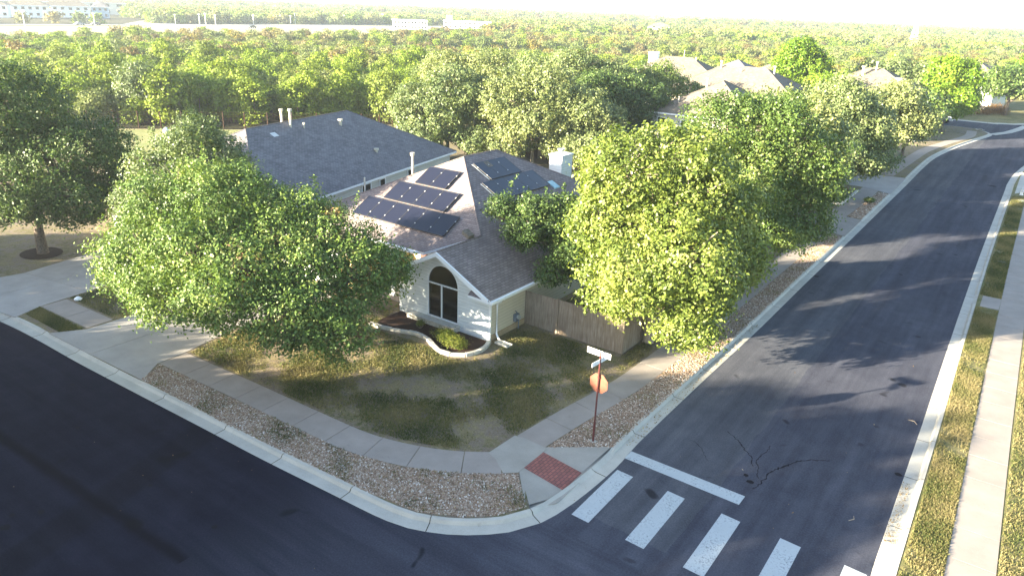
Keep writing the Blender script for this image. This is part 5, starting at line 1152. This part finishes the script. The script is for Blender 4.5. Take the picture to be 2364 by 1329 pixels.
scatter('distant_wood', make_pts(420, 900, 9.5, 22, 1.2, 1.9), farV, 'hazy tree cover beyond the highway')
scatter('distant_wood', make_pts(900, 2100, 20, 23, 1.9, 3.0)+make_pts(2100, 4300, 46, 24, 3.0, 4.6), farV, 'faded tree cover running out to the horizon')

# ------------------------------------------------------------------ gravel stones, grass blades and fallen leaves
def inside(poly, P):
    x, y = P[:, 0], P[:, 1]; c = np.zeros(len(P), bool); j = len(poly)-1
    for i in range(len(poly)):
        xi, yi = poly[i]; xj, yj = poly[j]
        with np.errstate(divide='ignore', invalid='ignore'):
            t = ((yi > y) != (yj > y)) & (x < (xj-xi)*(y-yi)/((yj-yi) if yj != yi else 1e-9)+xi)
        c ^= t; j = i
    return c
def sample(poly, n, seed):
    r = np.random.default_rng(seed); P = np.array(poly); lo, hi = P.min(0), P.max(0); out = np.zeros((0, 2))
    while len(out) < n:
        q = r.uniform(lo, hi, (n*3, 2)); out = np.concatenate([out, q[inside(poly, q)]])
    return out[:n]
def stones(poly, n, seed, label, s0=.022, s1=.06, z=.125):
    r = np.random.default_rng(seed); P = sample(poly, n, seed); s = r.uniform(s0, s1, n)**1.0
    # six-sided flattened pebbles: 4 quads round, one on top
    ang = r.uniform(0, 6.28, n); V = []
    ca, sa = np.cos(ang), np.sin(ang); el = r.uniform(.6, 1., n)
    def pt(ux, uy, uz): 
        x = ux*s; y = uy*s*el; return np.stack([P[:, 0]+x*ca-y*sa, P[:, 1]+x*sa+y*ca, z+uz*s*.75], 1)
    b = [pt(-1, -.7, 0), pt(.8, -1, 0), pt(1, .8, 0), pt(-.8, 1, 0)]; t = [pt(-.55, -.5, 1), pt(.5, -.6, .9), pt(.6, .5, 1), pt(-.5, .6, .85)]
    Q = [np.stack([b[i], b[(i+1) % 4], t[(i+1) % 4], t[i]], 1) for i in range(4)]+[np.stack(t, 1)]
    V = np.concatenate(Q); tint = np.tile(np.clip(.5+r.normal(0, .24, n), 0, 1), 5)
    o = quads_mesh('gravel', V, tint, M['rock']); return tag(o, label, kind='stuff')
stones(GR1, 26000, 31, 'loose brown and white gravel between the left kerb and the sidewalk', .012, .038)
stones(GR2, 20000, 32, 'loose pale gravel round the stop sign and along the right street', .012, .038)
stones(GR3, 1600, 33, 'loose gravel in the far strip', .04, .09)
def blades(poly, n, seed, label, h0=.035, h1=.09, w=.012, z=.12, mask=None, tb=0.):
    r = np.random.default_rng(seed); P = sample(poly, n, seed)
    if mask is not None: P = P[mask(P, r)]
    n = len(P); h = r.uniform(h0, h1, n); a = r.uniform(0, 6.28, n); lean = r.normal(0, .5, (n, 2))*h[:, None]; ww = w*r.uniform(.6, 1.6, n)
    dx, dy = np.cos(a)*ww, np.sin(a)*ww; zz = np.full(n, z)
    b0 = np.stack([P[:, 0]-dx, P[:, 1]-dy, zz], 1); b1 = np.stack([P[:, 0]+dx, P[:, 1]+dy, zz], 1)
    t1 = np.stack([P[:, 0]+dx*.4+lean[:, 0], P[:, 1]+dy*.4+lean[:, 1], zz+h], 1); t0 = np.stack([P[:, 0]-dx*.4+lean[:, 0], P[:, 1]-dy*.4+lean[:, 1], zz+h*.95], 1)
    lf = .53+.28*np.sin(P[:, 0]*1.7+1.2*np.sin(P[:, 1]*.9))*np.sin(P[:, 1]*1.3+P[:, 0]*.5)+tb+r.normal(0, .17, n)
    return tag(quads_mesh('grass', np.stack([b0, b1, t1, t0], 1), lf, M['blade']), label, kind='stuff')
def patchy(thr, k=1.):
    def f(P, r):
        v = np.sin(P[:, 0]*1.1*k+1.7*np.sin(P[:, 1]*.8*k))+np.sin(P[:, 1]*1.45*k+P[:, 0]*.6*k+2.1*np.sin(P[:, 0]*.5*k))+.7*np.sin(P[:, 0]*3.9+P[:, 1]*2.3)*np.sin(P[:, 1]*4.4)
        return v+r.normal(0, .6, len(P)) > thr
    return f
LAWN = up12([(-28.6, 15.75), (-23.4, 16.0), (-20.4, 16.1), (-17.6, 16.25), (-15.8, 16.75), (-14.3, 17.4), (-13.35, 18.1), (-13.3, 19.4), (-13.0, 22.1), (-12.65, 25), (-12.5, 28), (-12.5, 31), (-13.2, 31), (-13.3, 28), (-18.8, 28), (-18.8, 25.3), (-18.4, 23.6), (-19.3, 22.6), (-21.2, 23.1), (-24.5, 22.8), (-25, 25), (-28.8, 25), (-29.0, 18.8)])
blades(LAWN, 150000, 41, 'short patchy blades over the front lawn', mask=patchy(-.1))
blades(up12([(-.27, 14.6), (-.3, 26), (-.52, 37), (-.6, 47), (.45, 47), (.5, 38), (.62, 30), (.72, 24), (.85, 14.6)]), 60000, 42, 'short grass of the right-hand verge', mask=patchy(-1.2), tb=.15)
blades(up12([(-.6, 49.5), (-.7, 83), (.3, 83), (.45, 49.5)]), 26000, 43, 'grass of the far right-hand verge', mask=patchy(-1.6), w=.02)
blades(up12([(2.1, 15), (2.0, 30), (1.85, 45), (6, 45), (6, 15)]), 60000, 44, 'sunlit grass beyond the right-hand sidewalk', mask=patchy(-1.6), tb=.1)
blades(up12([(-38.4, 13.05), (-38.8, 13.85), (-34.6, 13.95), (-35.1, 13.1)]), 9000, 45, 'triangular patch of grass between the two driveways', mask=patchy(-1.5), tb=-.1)
blades(up12([(-39.0, 15.35), (-39.2, 18), (-40, 24), (-34.6, 24), (-34.6, 15.5)]), 26000, 46, 'grass between the driveways under the oak', mask=patchy(-1.5), tb=-.1)
blades(GR1, 16000, 47, 'weeds growing up through the left gravel strip', h0=.03, h1=.10, mask=patchy(.95, 1.6), tb=-.1)
blades(GR2, 7000, 48, 'weeds growing up through the right gravel strip', h0=.03, h1=.10, mask=patchy(1.0, 1.6), tb=.1)
def fallen(poly, n, seed, z, label, s0=.02, s1=.05):
    r = np.random.default_rng(seed); P = sample(poly, n, seed); a = r.uniform(0, 6.28, n); s = r.uniform(s0, s1, n); tl = r.normal(0, .35, n)
    c, q = np.cos(a), np.sin(a); zz = z+s*.35
    v = lambda ux, uy: np.stack([P[:, 0]+(ux*c-uy*q)*s, P[:, 1]+(ux*q+uy*c)*s, zz+ux*s*tl], 1)
    return tag(quads_mesh('fallen_leaves', np.stack([v(-1, 0), v(0, -.5), v(1, 0), v(0, .5)], 1), .5+r.normal(0, .3, n), M['litter']), label, kind='stuff')
fallen(LAWN, 1500, 51, .15, 'dry leaves scattered over the front lawn')
fallen([(-9.75, 21.5), (-9.4, 21.5), (-9.4, 36), (-9.75, 36)], 260, 52, .02, 'dry leaves caught along the kerb gutter')
fallen([(-.95, 21.8), (-.6, 21.8), (-.75, 25.6), (-1.0, 25.6)], 260, 53, .03, 'brown leaf litter piled in the right-hand gutter', .02, .04)
fallen([(-26, 6), (-2, 14), (-2, 40), (-9, 40), (-9, 18), (-26, 11.5)], 60, 54, .004, 'stray leaves and specks on the road', .015, .045)
fallen(GR1, 500, 55, .16, 'dry leaves in the left gravel strip')
for (x, y, a, l, lab) in ((-1.9, 22.3, .9, .2, 'small pale twig on the right lane near the bottom'), (-1.35, 30.4, 2.2, .22, 'pale broken twig lying near the right kerb'), (-11.15, 24.3, .4, .3, 'pale twig lying on the sidewalk beyond the stop sign')):
    mb = MB(); c, s = math.cos(a), math.sin(a); z = .02 if x > -11 else .15
    mb.tube([(x-l*c, y-l*s, z), (x, y, z+.02), (x+l*math.cos(a+.9), y+l*math.sin(a+.9), z)], [.012, .016, .008], 5); tag(mb.build('twig', M['bark_pale']), lab, 'twig')

# ------------------------------------------------------------------ air, sky, sun
hz = MB(); hz.box(-5200, -400, -1.2, 2600, 5600, 31)
n = N('haze'); pv = n.n('ShaderNodeVolumePrincipled'); pv.inputs['Color'].default_value = (.80, .90, 1.0, 1); pv.inputs['Density'].default_value = .00031; pv.inputs['Anisotropy'].default_value = .35
n.l(pv.outputs[0], n.out.inputs['Volume'])
tag(hz.build('haze', n.m), 'pale haze whitening the far woods', kind='stuff')
EL, AZ = D2R(13.0), D2R(57.0)
L = Vector((-math.cos(AZ)*math.cos(EL), -math.sin(AZ)*math.cos(EL), math.sin(EL)))
sd = bpy.data.lights.new('sun', 'SUN'); sd.energy = 5.0; sd.angle = D2R(.55); sd.color = (1.0, .875, .65)
so = bpy.data.objects.new('sun', sd); col.objects.link(so); so.rotation_euler = L.to_track_quat('Z', 'Y').to_euler()
w = bpy.data.worlds.new('World'); scene.world = w; w.use_nodes = True; t = w.node_tree; t.nodes.clear()
sk = t.nodes.new('ShaderNodeTexSky'); sk.sky_type = 'NISHITA'; sk.sun_disc = False; sk.sun_elevation = EL
sk.sun_rotation = math.atan2(L.x, L.y); sk.air_density = 1.0; sk.dust_density = 1.2; sk.ozone_density = 1.5
bg = t.nodes.new('ShaderNodeBackground'); bg.inputs[1].default_value = .066; wo = t.nodes.new('ShaderNodeOutputWorld')
t.links.new(sk.outputs[0], bg.inputs[0]); t.links.new(bg.outputs[0], wo.inputs[0])
scene.view_settings.view_transform = 'Standard'; scene.view_settings.look = 'None'; scene.view_settings.exposure = 3.28; scene.view_settings.gamma = 1
scene.cycles.max_bounces = 6; scene.cycles.diffuse_bounces = 3; scene.cycles.glossy_bounces = 2; scene.cycles.transmission_bounces = 3; scene.cycles.volume_bounces = 0; scene.cycles.transparent_max_bounces = 6
scene.cycles.use_denoising = True
